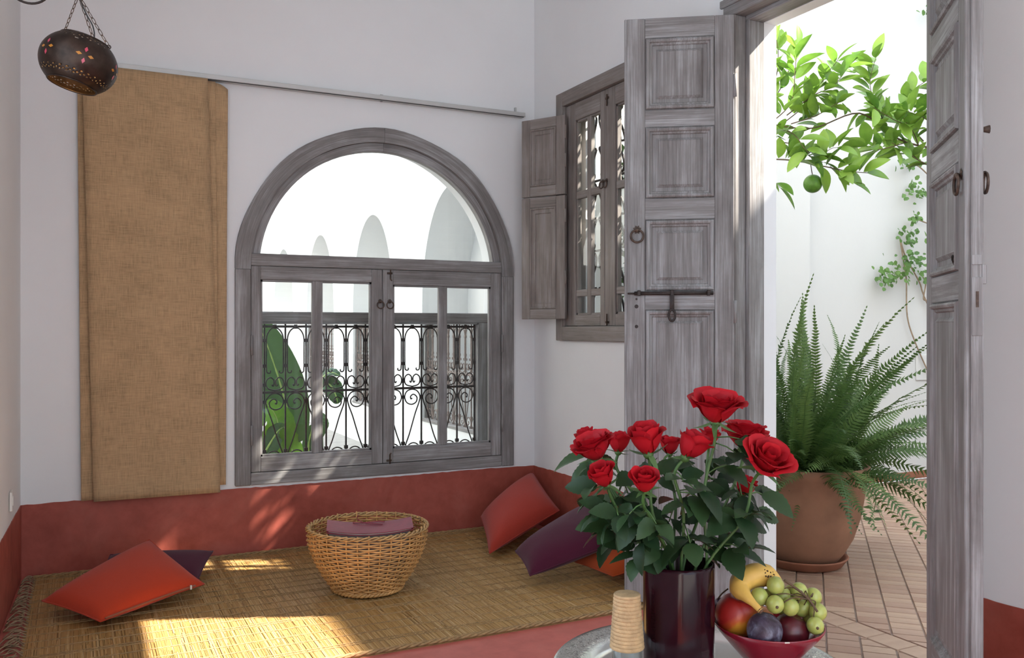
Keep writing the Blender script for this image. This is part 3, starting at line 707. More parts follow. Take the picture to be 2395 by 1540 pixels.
# shutter folded back towards the corner, in two leaves one above the other
hs_ = Vector((2.622, 4.575, 1.31)); fe = Vector((2.470, 4.845, 1.31)); sv = fe - hs_
sh = empty('shutter', (0, 0, 0)); sh.parent = W2
sh.matrix_basis = W2.matrix_basis.inverted() if False else Matrix.Identity(4)
W2M = Matrix.Translation((BX, 4.705, 1.18)) @ Matrix.Rotation(-PI / 2, 4, 'Z')
sh.matrix_basis = W2M.inverted() @ frame(hs_, sv, (0, 0, 1))
SW = sv.length; PR2 = [(0, -0.002), (0.004, 0.004), (0.010, 0.004), (0.014, -0.003), (0.030, -0.003), (0.036, -0.001), (0.040, -0.006), (0.044, -0.005)]
for z0, z1 in ((0.0, 0.742), (0.748, 1.222)):
    for a, b_ in ((0, 0.062), (SW - 0.062, SW)): B2(a, b_, -0.014, 0.014, z0, z1, 'stile', 'z', sh)
    B2(0.062, SW - 0.062, -0.014, 0.014, z0, z0 + 0.062, 'rail', 'x', sh); B2(0.062, SW - 0.062, -0.014, 0.014, z1 - 0.062, z1, 'rail', 'x', sh)
    raised_panel(0.062, SW - 0.062, z0 + 0.062, z1 - 0.062, 0.028, PR2).build('panel', 'brown_wood', sh)
for zz in (0.25, 0.62, 0.95, 1.12): MB().tube([(-0.004, 0.012, zz - 0.04), (-0.004, 0.012, zz + 0.04)], 0.006, 8).build('hinge', 'brown_wood', sh, True)
# grille of stacked S scrolls outside the small window
g2 = empty('scroll_grille', (2.80, 4.60, 1.30), -PI / 2, 'black iron grille of curling scrolls outside the small side window', 'grille')
for k in range(9): MB().box(0.0 + k * 0.10 - 0.004, k * 0.10 + 0.004, -0.004, 0.004, 0, 1.27).build('bar', 'iron', g2) if k in (0, 2, 4, 6, 8) else None
for z in (0.0, 0.42, 0.84, 1.26): MB().box(0, 0.80, -0.005, 0.005, z - 0.006, z + 0.006, 'x').build('rail', 'iron', g2)
Pq = [(0.045, 0, 0.372), (0.062, 0, 0.385), (0.055, 0, 0.402), (0.030, 0, 0.402), (0.016, 0, 0.370), (0.030, 0, 0.320), (0.060, 0, 0.270), (0.082, 0, 0.225), (0.086, 0, 0.19)]
Pq = Pq + [(0.1 - x + 0.0, 0, 0.42 - z) for x, _, z in reversed(Pq[:-1])]
Pq = [(v.x, 0, v.z) for v in catmull(Pq, 4)]
q1 = proto(MB().tube(Pq, 0.0072, 6), 'scroll', 'iron', True); q2 = proto(MB().tube([(0.1 - x, 0, z) for x, _, z in Pq], 0.0072, 6), 'scroll', 'iron', True)
for k in range(8):
    for z in (0.0, 0.42, 0.84): put(q1 if k % 2 else q2, 'scroll', g2, Matrix.Translation((k * 0.10, 0, z)))

# ------------------------------------------------------------------ curtain and its track
tr = empty('curtain_track', (-0.02, A0 - 0.05, 2.60), 0, 'slim pale metal curtain track running along the wall above the arched window', 'curtain track')
MB().box(0.0, 2.575, -0.006, 0.050, 0.0, 0.026, 'x', 0.002).build('track', 'alu', tr)
MB().box(0.01, 2.565, -0.003, 0.0, -0.004, 0.010, 'x').build('slot', 'black_cord', tr)
MB().box(2.52, 2.53, 0.03, 0.05, 0.0, 0.062).build('bracket', 'alu', tr)
MB().box(1.63, 1.645, 0.03, 0.05, 0.0, 0.04).build('bracket', 'alu', tr)
cu = empty('raffia_curtain', (0.36, A0 - 0.05, 0.36), 0, 'golden brown woven raffia curtain panels hanging at the left of the arched window', 'curtain')
def cpanel(xt0, xt1, xb0, xb1, zt, zb, y, th=0.003, corner=0, amp=0.003, nx=16, nz=60, seed=0):
    V = []; G = []; F = []
    for i in range(nz + 1):
        t = i / nz
        for j in range(nx + 1):
            s = j / nx; x = (xt0 + (xb0 - xt0) * t) + s * ((xt1 - xt0) + ((xb1 - xb0) - (xt1 - xt0)) * t); z = zt + (zb - zt) * t
            if corner and s > 0.55 and t < 0.02: z -= corner * ((s - 0.55) / 0.45) ** 2
            yy = y + amp * math.sin(3.1 * s + 5 * t + seed) + amp * 0.6 * math.sin(11 * t + 2 * s + seed) - 0.012 * max(0, t - 0.85) * (1 - s)
            V.append((x - 0.36, yy, z - 0.36)); G.append((x + seed * 3.3, z, 0))
    n1 = len(V); W_ = nx + 1
    for i in range(nz):
        for j in range(nx): F.append((i * W_ + j, i * W_ + W_ + j, i * W_ + W_ + j + 1, i * W_ + j + 1))
    V2 = [(x, y_ + th, z) for x, y_, z in V]; F2 = [tuple(n1 + q for q in reversed(f)) for f in F]
    E = [(j, j + 1) for j in range(nx)] + [(nz * W_ + j + 1, nz * W_ + j) for j in range(nx)] + [((i + 1) * W_, i * W_) for i in range(nz)] + [(i * W_ + nx, (i + 1) * W_ + nx) for i in range(nz)]
    F3 = [(a, b_, b_ + n1, a + n1) for a, b_ in E]
    return MB().add(V + V2, F + F2 + F3, G + G)
cpanel(0.0, 0.13, 0.018, 0.14, 2.598, 0.372, -0.004 + 0.020, seed=1).build('side_panel', 'raffia', cu, True)
cpanel(0.58, 0.738, 0.60, 0.728, 2.588, 0.400, 0.016, corner=0.03, seed=2).build('side_panel', 'raffia', cu, True)
cpanel(0.56, 0.672, 0.58, 0.690, 2.592, 0.385, 0.004, seed=5).build('middle_panel', 'raffia', cu, True)
cpanel(0.022, 0.630, 0.075, 0.694, 2.598, 0.366, -0.012, amp=0.005, seed=3).build('front_panel', 'raffia', cu, True)

# light switch on the left wall
sw = empty('light_switch', (lw(4.55) + 0.003, 4.55, 0.475), 0.037, 'small white electrical plate on the left wall just above the red dado', 'switch')
MB().box(-0.004, 0.008, -0.045, 0.045, -0.04, 0.045, 'z', 0.002).build('plate', 'switch_white', sw)
MB().box(0.006, 0.012, -0.018, 0.018, -0.02, 0.02, 'z', 0.002).build('rocker', 'switch_white', sw)

# ------------------------------------------------------------------ rush mat
MX0, MX1, MY0, MY1 = -0.195, 2.56, 3.25, 4.985
rm = empty('rush_mat', ((MX0 + MX1) / 2, (MY0 + MY1) / 2, 0), 0, 'golden straw rush mat with twined bands and knotted fringe on the red floor', 'mat')
ox, oy = rm.location.x, rm.location.y
MB().box(MX0 - ox, MX1 - ox, MY0 - oy, MY1 - oy, 0.0, 0.005).build('mat_base', 'mat_under', rm)
bands = [MY0 + 0.02]; 
while bands[-1] < MY1 - 0.05:
    bands.append(bands[-1] + (0.022 if len(bands) % 5 == 2 else U(0.085, 0.10)))
rr = random.Random(5); mb = MB()
x = MX0
while x < MX1:
    wd = rr.uniform(0.0036, 0.0062); y = MY0 + 0.004
    while y < MY1 - 0.004:
        L = rr.uniform(0.10, 0.42); y2 = min(y + L, MY1 - 0.004); z = 0.005 + rr.uniform(0.0040, 0.0066); sk = rr.uniform(-0.0018, 0.0018); g = (0, rr.randrange(200) * 0.13, rr.randrange(200) * 0.17)
        x0, x1 = x - ox, x + wd * 0.93 - ox; ya, yb = y - oy, y2 - oy
        V = [(x0, ya, 0.004), (x1, ya, 0.004), (x1, ya, z), (x0, ya, z), (x0 + sk, yb, 0.004), (x1 + sk, yb, 0.004), (x1 + sk, yb, z), (x0 + sk, yb, z)]
        mb.add(V, [(3, 2, 6, 7), (0, 3, 7, 4), (2, 1, 5, 6), (0, 1, 2, 3), (5, 4, 7, 6)], [g] * 8); y = y2 + rr.uniform(0.0005, 0.004)
    x += wd
o = mb.build('straw', 'rush', rm); o['kind'] = 'stuff'
for k, yb in enumerate(bands):
    mb = MB(); n = 230
    for ph in (0, PI):
        mb.tube([(MX0 - ox + (MX1 - MX0) * i / n, yb - oy + 0.0030 * math.sin(i * PI * 0.5 + ph), 0.0112 + 0.0014 * math.cos(i * PI * 0.5 + ph)) for i in range(n + 1)], 0.0022, 4)
    mb.build('twined_cord', 'twine', rm)
for yb in (MY0 + 0.006, MY1 - 0.006):
    mb = MB()
    n = 150
    for q in range(3): mb.tube([(MX0 - ox + (MX1 - MX0) * i / n, yb - oy + 0.007 * math.sin(i * 0.9 + q * 2.1), 0.013 + 0.005 * math.cos(i * 0.9 + q * 2.1)) for i in range(n + 1)], 0.0055, 5)
    mb.build('braided_edge', 'twine', rm, True)
for k in range(46):
    y = MY0 + 0.03 + (MY1 - MY0 - 0.05) * k / 45 + U(-.01, .01); L = U(0.05, 0.10); a = U(-0.7, 0.7)
    x0 = MX0 - ox; y0 = y - oy; P = [(x0 + 0.01, y0, 0.012)]
    m_ = min(L, -(lw(y) + 0.012 - MX0)) if y > 4.2 else L
    L = max(0.03, min(L, MX0 - lw(y) - 0.015))
    P += [(x0 - L * 0.5, y0 + L * (0.4 + a), 0.02 + U(0, .012)), (x0 - L, y0 + L * a, 0.008), (x0 - L * 0.65, y0 - L * 0.7 + L * a, 0.014 + U(0, .01)), (x0 - L * 0.15, y0 - L * 0.3, 0.02), (x0 - L * 0.5, y0 + L * 0.2, 0.012)]
    MB().tube(catmull(P, 5), 0.0026, 5).build('fringe_cord', 'fringe', rm, True)

# ------------------------------------------------------------------ cushions: pillow skinned over four corners
def cushion(c, th, mt, label, zipper=None, group=None, n=22, pinch=0.035, sag=0.0):
    c = [Vector(p) for p in c]; cen = sum(c, Vector()) / 4; low = min(p.z for p in c)
    base = Vector((cen.x, cen.y, low)); e = empty('cushion', base, 0, label, 'cushion', group)
    def mid(u, v):
        return c[0] * (1 - u) * (1 - v) + c[1] * u * (1 - v) + c[2] * u * v + c[3] * (1 - u) * v
    nrm = ((c[2] - c[0]).cross(c[3] - c[1])).normalized()
    if nrm.z < 0: nrm = -nrm
    V = []; G = []; F = []; rn = random.Random(len(label))
    ph = rn.uniform(0, 6)
    for side in (1, -1):
        for i in range(n + 1):
            for j in range(n + 1):
                a, b_ = i / n, j / n; su, sv_ = 2 * a - 1, 2 * b_ - 1
                pu = su * (1 - pinch * (1 - sv_ * sv_)); pv = sv_ * (1 - pinch * (1 - su * su))
                p = mid((pu + 1) / 2, (pv + 1) / 2)
                hh = max(0, (1 - abs(su) ** 2.3) * (1 - abs(sv_) ** 2.3)) ** 0.46
                wr_ = 0.02 * math.sin(6 * su + ph) * math.sin(5 * sv_ + ph) * hh
                q = p + nrm * side * th * (hh + wr_ + 0.02) * (1.0 if side > 0 else 0.55)
                if q.z < 0.012: q.z = 0.012 + 0.002 * R()
                V.append(q - base); G.append((a * 0.45, b_ * 0.45, 0))
    K = (n + 1) ** 2; W_ = n + 1
    for i in range(n):
        for j in range(n):
            f = (i * W_ + j, (i + 1) * W_ + j, (i + 1) * W_ + j + 1, i * W_ + j + 1); F.append(f); F.append(tuple(K + q for q in reversed(f)))
    edge = [j for j in range(n + 1)] + [i * W_ + n for i in range(1, n + 1)] + [n * W_ + j for j in range(n - 1, -1, -1)] + [i * W_ for i in range(n - 1, 0, -1)]
    for a, b_ in zip(edge, edge[1:] + edge[:1]): F.append((a, b_, b_ + K, a + K))
    MB().add(V, F, G).build('cover', mt, e, True)
    seam = [(V[i] + V[i + K]) * 0.5 for i in edge]
    MB().tube(seam, 0.0035, 5, closed=True).build('seam', mt, e, True)
    if zipper:
        a = [seam[i] for i in range(zipper[0], zipper[1])]
        MB().tube([p + Vector((0, -0.002, 0.006)) for p in a], 0.005, 5).build('zip', 'zip_brown', e, True)
        MB().box(*(lambda p: (p.x - .004, p.x + .004, p.y - .014, p.y - .004, p.z - .002, p.z + .016))(a[1])).build('zip_pull', 'alu', e)
    return e
cushion([(0.06, 4.50, 0.045), (0.51, 4.40, 0.045), (0.622, 4.70, 0.115), (0.147, 4.79, 0.13)], 0.050, 'cushion_plum', 'dark plum cushion lying half under the orange-red cushion on the mat')
cushion([(-0.135, 4.265, 0.085), (0.085, 3.96, 0.055), (0.519, 4.22, 0.085), (0.319, 4.659, 0.215)], 0.072, 'cushion_orange', 'orange-red cushion with zip lying on top of a dark plum cushion', zipper=(46, 66))
cushion([(2.18, 4.83, 0.12), (1.974, 4.263, 0.05), (2.52, 4.475, 0.19), (2.585, 4.93, 0.342)], 0.095, 'cushion_red', 'brick red cushion propped up in the corner under the arched window')
cushion([(2.25, 3.834, 0.075), (2.30, 3.561, 0.065), (2.50, 3.43, 0.14), (2.53, 3.83, 0.17)], 0.065, 'cushion_rust', 'rust orange cushion tucked beneath the plum cushion behind the door')
cushion([(1.978, 3.964, 0.13), (1.931, 3.712, 0.075), (2.45, 3.615, 0.225), (2.55, 4.108, 0.313)], 0.088, 'cushion_plum', 'plum purple cushion leaning against the red dado near the door')

# ------------------------------------------------------------------ wicker basket and folder
BC = (1.238, 4.052, 0.027)
bk = empty('wicker_basket', BC, 0, 'round honey-coloured wicker basket flaring to a wide rim', 'basket')
def brad(t): return 0.158 + (0.280 - 0.158) * (math.sin(t * PI * 0.5) ** 0.92) * (1 - 0.05 * max(0, t - 0.8) * 5)
BH = 0.285; ns = 34; mb = MB(); rows = 27; rb_ = random.Random(4)
for i in range(rows):
    t = (i + 0.5) / rows; r0 = brad(t); n = ns * 4; ph = PI * (i % 2); dz = rb_.uniform(-.0012, .0012)
    P = [((r0 + 0.0070 * math.cos(ns / 2 * a + ph)) * math.cos(a), (r0 + 0.0070 * math.cos(ns / 2 * a + ph)) * math.sin(a), t * BH + dz) for a in [2 * PI * q / n for q in range(n)]]
    mb.tube(P, rb_.uniform(0.0040, 0.0047), 5, closed=True)
mb.build('woven_wall', 'wicker', bk, True)
mb = MB()
for k in range(ns):
    a = 2 * PI * k / ns
    mb.tube([(brad(t) * math.cos(a), brad(t) * math.sin(a), t * BH) for t in [q / 8 for q in range(9)]] + [(brad(1) * math.cos(a) * 1.0, brad(1) * math.sin(a), BH + U(0.008, 0.018))], 0.0042, 5)
mb.build('stakes', 'wicker', bk, True)
for nm, r0, z, cnt, rad, mt in (('base_braid', 0.160, 0.004, 3, 0.0075, 'wicker'), ('rim', 0.279, BH + 0.002, 3, 0.004, 'wicker_rim')):
    mb = MB(); n = 160
    for q in range(cnt):
        mb.tube([((r0 + 0.008 * math.cos(a * 17 + q * 2.1)) * math.cos(a), (r0 + 0.008 * math.cos(a * 17 + q * 2.1)) * math.sin(a), z + 0.007 * math.sin(a * 17 + q * 2.1)) for a in [2 * PI * i / n for i in range(n)]], rad, 5, closed=True)
    mb.build(nm, mt, bk, True)
MB().lathe([(0.001, 0.006), (0.155, 0.006)], 32).build('bottom', 'wicker', bk)
# folder resting across the inside of the basket
fd = empty('leather_folder', (1.255, 4.07, 0.279), math.radians(-16), 'burgundy leather folder tied with a thin cord, resting in the wicker basket', 'folder')
def folded(z0, th, m, nm, wx, wy, sag):
    V = []; F = []; n = 16
    for s in (1, -1):
        for i in range(n + 1):
            x = -wx + 2 * wx * i / n; zz = z0 + sag * (x / wx) ** 2 + s * th / 2
            for y in (-wy, wy): V.append((x, y, zz + 0.10 * y))
    K = 2 * (n + 1)
    for i in range(n):
        F.append((2 * i, 2 * i + 2, 2 * i + 3, 2 * i + 1)); F.append((K + 2 * i + 1, K + 2 * i + 3, K + 2 * i + 2, K + 2 * i))
        F.append((2 * i, K + 2 * i, K + 2 * i + 2, 2 * i + 2)); F.append((2 * i + 1, 2 * i + 3, K + 2 * i + 3, K + 2 * i + 1))
    F += [(0, 1, K + 1, K), (2 * n, K + 2 * n, K + 2 * n + 1, 2 * n + 1)]
    MB().add(V, F).build(nm, m, fd)
ls = empty('leaflet_stack', (1.25, 4.064, 0.060), math.radians(-16), 'stack of dark grey leaflets in the wicker basket underneath the burgundy folder', 'papers')
for q in range(-3, 9):
    z0, z1 = 0.019 * (q + 3), 0.019 * (q + 4) - 0.0006; jx, jy = U(-.004, .004), U(-.003, .003); V = []; F = []; n = 8; wx = 0.170 + 0.0022 * q; wy = 0.066 + 0.0018 * q; qq = max(q, 0); sg2 = 0.020 * max(q + 1, 0) / 9.0
    for zz, g_ in ((z1, sg2), (z0, 0.020 * qq / 9.0)):
        for i in range(n + 1):
            x = -wx + 2 * wx * i / n
            for y in (-wy, wy): V.append((x + jx, y + jy, zz + g_ * (x / 0.2) ** 2 + 0.10 * y * (qq + (zz == z1 and q >= 0)) / 9.0))
    K = 2 * (n + 1)
    for i in range(n):
        F += [(2 * i, 2 * i + 2, 2 * i + 3, 2 * i + 1), (K + 2 * i + 1, K + 2 * i + 3, K + 2 * i + 2, K + 2 * i), (2 * i, K + 2 * i, K + 2 * i + 2, 2 * i + 2), (2 * i + 1, 2 * i + 3, K + 2 * i + 3, K + 2 * i + 1)]
    F += [(0, 1, K + 1, K), (2 * n, K + 2 * n, K + 2 * n + 1, 2 * n + 1)]
    MB().add(V, F).build('leaflet_bundle', 'leaflet_grey', ls)
folded(0.010, 0.004, 'folder_red', 'back_cover', 0.200, 0.082, 0.020); folded(0.015, 0.006, 'paper', 'pages', 0.192, 0.076, 0.020); folded(0.020, 0.003, 'folder_red', 'front_cover', 0.202, 0.082, 0.020)
mb = MB(); mb.tube(catmull([(-0.08, 0.06, 0.034), (-0.03, 0.05, 0.034), (0.02, 0.035, 0.031), (0.06, 0.02, 0.030)], 4), 0.0028, 5)
mb.tube(catmull([(-0.03, 0.05, 0.034), (-0.06, 0.05, 0.055), (-0.055, 0.04, 0.075)], 4), 0.0022, 5); mb.tube(catmull([(-0.03, 0.05, 0.034), (0.03, 0.06, 0.036), (0.07, 0.05, 0.036)], 4), 0.0028, 5)
mb.build('tie_cord', 'folder_red', fd, True)

# ------------------------------------------------------------------ hanging perforated lamp
LC = Vector((0.004, 3.177, 2.112))
lamp = empty('hanging_lamp', LC, 0, 'dark pierced metal globe lamp with coloured glass diamonds hanging on chains', 'lamp')
tilt = Matrix.Rotation(-YAW, 4, 'Z') @ Matrix.Rotation(math.radians(13), 4, 'Y') @ Matrix.Rotation(math.radians(-7), 4, 'X')
sh_l = empty('globe', (0, 0, 0)); sh_l.parent = lamp; sh_l.matrix_basis = tilt
LRa, LRz = 0.118, 0.098; ts0, ts1 = 0.30 * PI / 2, 0
n = 120; prof = [(-51 + 102 * i / 46) for i in range(47)]
V = []; F = []
for d in prof:
    a = math.radians(d); 
    for j in range(n):
        b_ = 2 * PI * j / n; V.append((LRa * math.cos(a) * math.cos(b_), LRa * math.cos(a) * math.sin(b_), LRz * math.sin(a)))
holes = set()
for j in range(n):
    if j % 4 == 0: holes |= {(7, j), (6, (j + 2) % n) if j % 4 == 0 else (0, 0), (9, (j + 2) % n)}
    if j % 5 == 0: holes |= {(41, j), (39, (j + 2) % n), (43, (j + 2) % n)}
    if j % 30 == 4: holes |= {(36, j), (36, j + 1)}
for i in range(46):
    for j in range(n):
        if (i, j) not in holes: F.append((i * n + j, i * n + (j + 1) % n, (i + 1) * n + (j + 1) % n, (i + 1) * n + j))
o = MB().add(V, F).build('shell', 'lamp_metal', sh_l, True)
md = o.modifiers.new('s', 'SOLIDIFY'); md.thickness = 0.0016; md.offset = -1
for d, nm in ((51, 'top_ring'), (-51, 'bottom_ring')):
    a = math.radians(d); ring(MB(), (0, 0, LRz * math.sin(a)), LRa * math.cos(a), 0.0028, 'z', 40).build(nm, 'lamp_metal', sh_l, True)
for q in range(6):                                               # flowers of four glass diamonds
    bc = 2 * PI * q / 6 - PI / 2 + 0.60
    for dx, dz, mt in ((0, 1, 'glass_pink'), (0, -1, 'glass_pink'), (1, 0, 'glass_amber'), (-1, 0, 'glass_amber')):
        ang = bc + dx * 0.15; el = math.radians(0) + dz * 0.19
        nn = Vector((math.cos(ang) * math.cos(el), math.sin(ang) * math.cos(el), math.sin(el))); p = Vector((LRa * nn.x, LRa * nn.y, LRz * nn.z)) * 1.004
        tx = Vector((-math.sin(ang), math.cos(ang), 0)); tz = nn.cross(tx); hx, hz = (0.0055, 0.0095) if dz else (0.0095, 0.0055)
        MB().add([p + tx * hx, p + tz * hz, p - tx * hx, p - tz * hz, p - nn * 0.002], [(0, 1, 2, 3), (0, 4, 1), (1, 4, 2), (2, 4, 3), (3, 4, 0)]).build('glass_diamond', mt, sh_l)
MB().sphere((0, 0, 0.0), 0.014, 12, 8).build('bulb', 'bulb', lamp, True)
LA = Vector((0.0, 0.0, 0.222))                                   # hook point
def chain(P0, P1, k, nm, parent):
    mb = MB(); P0 = Vector(P0); P1 = Vector(P1); d = (P1 - P0); L = d.length / k; d.normalize(); s = d.orthogonal().normalized(); s2 = d.cross(s)
    for i in range(k):
        c = P0 + d * (L * (i + 0.5)); uu = s if i % 2 else s2; pts = []
        for q in range(14):
            a = 2 * PI * q / 14; pts.append(c + d * (L * 0.6 * math.cos(a)) + uu * (L * 0.24 * math.sin(a)))
        mb.tube(pts, 0.0012, 5, closed=True)
    return mb.build(nm, 'rust_iron', parent, True)
for q in range(3):
    a = math.radians(51); b_ = (PI * 0.98, PI * 0.47, 0.02)[q]
    p = tilt @ Vector((LRa * math.cos(a) * math.cos(b_) * 1.05, LRa * math.cos(a) * math.sin(b_) * 1.05, LRz * math.sin(a)))
    ring(MB(), p, 0.006, 0.0016, 'y', 12).build('eyelet', 'lamp_metal', lamp, True); chain(p, LA, 9, 'chain', lamp)
P = [LA + Vector((0.006, 0, 0.08)), LA + Vector((0.006, 0, -0.01)), Vector((0.022, -0.012, 0.16)), Vector((0.042, -0.02, 0.118)), Vector((0.044, -0.02, 0.075)), Vector((0.02, 0, 0.03)), Vector((0, 0, 0.012))]
MB().tube(catmull(P, 6), 0.0022, 6).build('cable', 'black_cord', lamp, True)
br = empty('lamp_bracket', (lw(3.2) + 0.002, 3.20, 2.36), 0, 'black wrought-iron scroll bracket on the left wall carrying the hanging lamp', 'bracket')
ax_ = -br.location.x
mb = MB(); mb.tube([(0, 0, 0.14), (ax_ * 0.5, -0.005, 0.145), (ax_ + 0.004, -0.022, 0.13), (ax_ + 0.012, -0.023, 0.09), (ax_ + 0.004, -0.023, 0.024 - 0.05)], 0.0045, 6); mb.build('arm', 'iron', br, True)
spx = -0.135 - br.location.x
P = spiral(spx, 0.004, 0.079, 0.030, PI * 0.5, 1.6, 60)
MB().tube([(p[0], 0.03, p[2]) for p in P], 0.0042, 6).build('scroll', 'iron', br, True)
MB().tube([(spx, 0.03, 0.083), (spx, 0.0, 0.142)], 0.004, 6).build('strut', 'iron', br, True)
MB().box(-0.004, 0.006, -0.02, 0.02, -0.05, 0.18, 'z', 0.002).build('wall_plate', 'iron', br)

# ------------------------------------------------------------------ table, tray and what stands on it
TC = Vector((0.875, 1.107, 0.70))
tb = empty('tea_table', (TC.x, TC.y, 0), 0, 'dark wooden round table under the silver tray', 'table')
MB().lathe([(0.001, 0.665), (0.20, 0.665), (0.205, 0.672), (0.205, 0.686), (0.20, 0.692), (0.001, 0.692)], 40).build('table_top', 'table_wood', tb)
for k in range(4):
    a = PI / 4 + k * PI / 2
    MB().tube([(0.14 * math.cos(a), 0.14 * math.sin(a), 0.668), (0.15 * math.cos(a), 0.15 * math.sin(a), 0.35), (0.17 * math.cos(a), 0.17 * math.sin(a), 0.0)], [0.016, 0.013, 0.011], 8).build('leg', 'table_wood', tb, True)
tray = MB().lathe([(0.001, 0.002), (0.165, 0.002), (0.176, 0.006), (0.186, 0.016), (0.200, 0.0185), (0.222, 0.0175), (0.229, 0.019), (0.232, 0.015), (0.226, 0.013), (0.19, 0.012), (0.172, -0.004), (0.160, -0.007), (0.001, -0.007)], 96).build('silver_tray', 'tray_metal', None, True)
tray.location = TC; tag(tray, 'round silver metal tray with a chased floral rim under the vase and fruit bowl', 'tray')
VZ = TC.z + 0.003
VC = Vector((0.846, 1.121, VZ))
va = MB().lathe([(0.001, 0.0), (0.050, 0.0), (0.0545, 0.004), (0.0552, 0.02), (0.0552, 0.176), (0.0545, 0.181), (0.052, 0.182), (0.0505, 0.178), (0.0505, 0.015), (0.001, 0.012)], 64).build('flower_vase', 'vase_glaze', None, True)
va.location = VC; tag(va, 'tall cylindrical dark plum glazed vase holding the red roses', 'vase')
# glass with coiled straw cover
GC = Vector((0.752, 1.125, VZ))
gl_ = MB().lathe([(0.001, 0.0), (0.018, 0.0), (0.0215, 0.003), (0.0225, 0.02), (0.0235, 0.075), (0.0225, 0.0755), (0.0212, 0.07), (0.0205, 0.02), (0.019, 0.007), (0.001, 0.006)], 40).build('drinking_glass', 'pane', None, True)
gl_.location = GC; tag(gl_, 'clear drinking glass under a coiled straw cover on the tray', 'glass')
prof = [(0.001, 0.0820)]
for q in range(3): prof += [(0.004 + q * 0.005, 0.0820), (0.0065 + q * 0.005, 0.0812)]
nc = 15
for q in range(nc):
    t = q / (nc - 1); r0 = 0.0195 + 0.0058 * t; z = 0.0790 - 0.0775 * t
    prof += [(r0, z + 0.0022), (r0 + 0.0011, z + 0.0006), (r0 + 0.0011, z - 0.0012), (r0, z - 0.0026)]
prof += [(0.0236, -0.0012), (0.0175, 0.077), (0.001, 0.078)]
lid = MB().lathe(prof, 44).build('straw_cover', 'straw_lid', None, 'angle'); lid.location = GC + Vector((0, 0, 0.062)); tag(lid, 'tan coiled straw cone cover sitting over the drinking glass', 'cover')
# fruit bowl
FC = VC + Vector((math.cos(YAW), -math.sin(YAW), 0)) * 0.146 + Vector((math.sin(YAW), math.cos(YAW), 0)) * 0.016
bw = MB().lathe([(0.001, 0.0), (0.034, 0.0), (0.036, 0.003), (0.032, 0.009), (0.030, 0.014), (0.036, 0.019), (0.060, 0.046), (0.080, 0.0695), (0.0855, 0.078), (0.0855, 0.080), (0.0835, 0.080), (0.079, 0.073), (0.056, 0.0475), (0.030, 0.0225), (0.001, 0.017)], 64).build('fruit_bowl', 'bowl_glaze', None, True)
bw.location = FC; tag(bw, 'flared dark red glazed bowl piled with fruit on the silver tray', 'bowl')
chip = MB().box(-0.004, 0.004, -0.001, 0.001, -0.001, 0.001, 'x', 0.0006).build('chip', 'paper', bw); chip.location = (0.0853 * math.cos(-2.0), 0.0853 * math.sin(-2.0), 0.0790); chip.rotation_euler = (0, 0, -2.0 + PI / 2)
camR = Vector((math.cos(YAW), -math.sin(YAW), 0)); camF = Vector((math.sin(YAW), math.cos(YAW), 0))
def bp(r, f, z): return FC + camR * r + camF * f + Vector((0, 0, z - 0.020))
def fruit(name, pos, r, mt, label, cat, dimple=0.16, sz=0.95, tiltv=(0, 0, 1), spin=0, extra=None):
    prof = []
    for i in range(17):
        a = PI * i / 16; rr_ = r * math.sin(a); z = -r * sz * math.cos(a); z -= r * dimple * math.exp(-((PI - a) / 0.35) ** 2) * 1.2; z += r * dimple * 0.3 * math.exp(-(a / 0.3) ** 2)
        prof.append((max(1e-4, rr_), z))
    mb = MB().lathe(prof, 28)
    V2 = []
    for v in mb.V:
        an = math.atan2(v[1], v[0]); k = 1 - 0.06 * math.exp(-((an - spin + PI) % (2 * PI) - PI) ** 2 / 0.06) * min(1, (v[2] / r + 1)) ; V2.append((v[0] * k, v[1] * k, v[2]))
    mb.V = V2; o = mb.build(name, mt, None, True); o.matrix_basis = frame(pos, Vector(tiltv).orthogonal(), tiltv) if False else Matrix.Translation(pos) @ Vector((0, 0, 1)).rotation_difference(Vector(tiltv).normalized()).to_matrix().to_4x4()
    tag(o, label, cat); return o
nec = fruit('nectarine', bp(-0.0492, 0.0046, 0.1121), 0.0345, 'nectarine', 'red and yellow nectarine in the bowl beside the vase', 'nectarine', 0.22, 1.0, (0.1, -0.25, 1), -1.9)
st = MB().box(-0.002, 0.002, -0.002, 0.002, 0.020, 0.034).build('stem', 'banana_skin', nec)
fruit('plum', bp(-0.0206, -0.0488, 0.1051), 0.0270, 'plum_blue', 'dusty blue plum at the front of the fruit bowl', 'plum', 0.1, 1.0, (0.2, -0.5, 1), 1.2)
fruit('plum', bp(0.0281, -0.0189, 0.0926), 0.0285, 'plum_red', 'dark wine-red plum under the green grapes in the bowl', 'plum', 0.12, 1.0, (0.3, -0.2, 1), 2.5)
fruit('tangerine', bp(-0.0048, 0.0382, 0.0928), 0.025, 'tangerine', 'orange tangerine almost hidden behind the banana', 'tangerine', 0.1, 0.9)
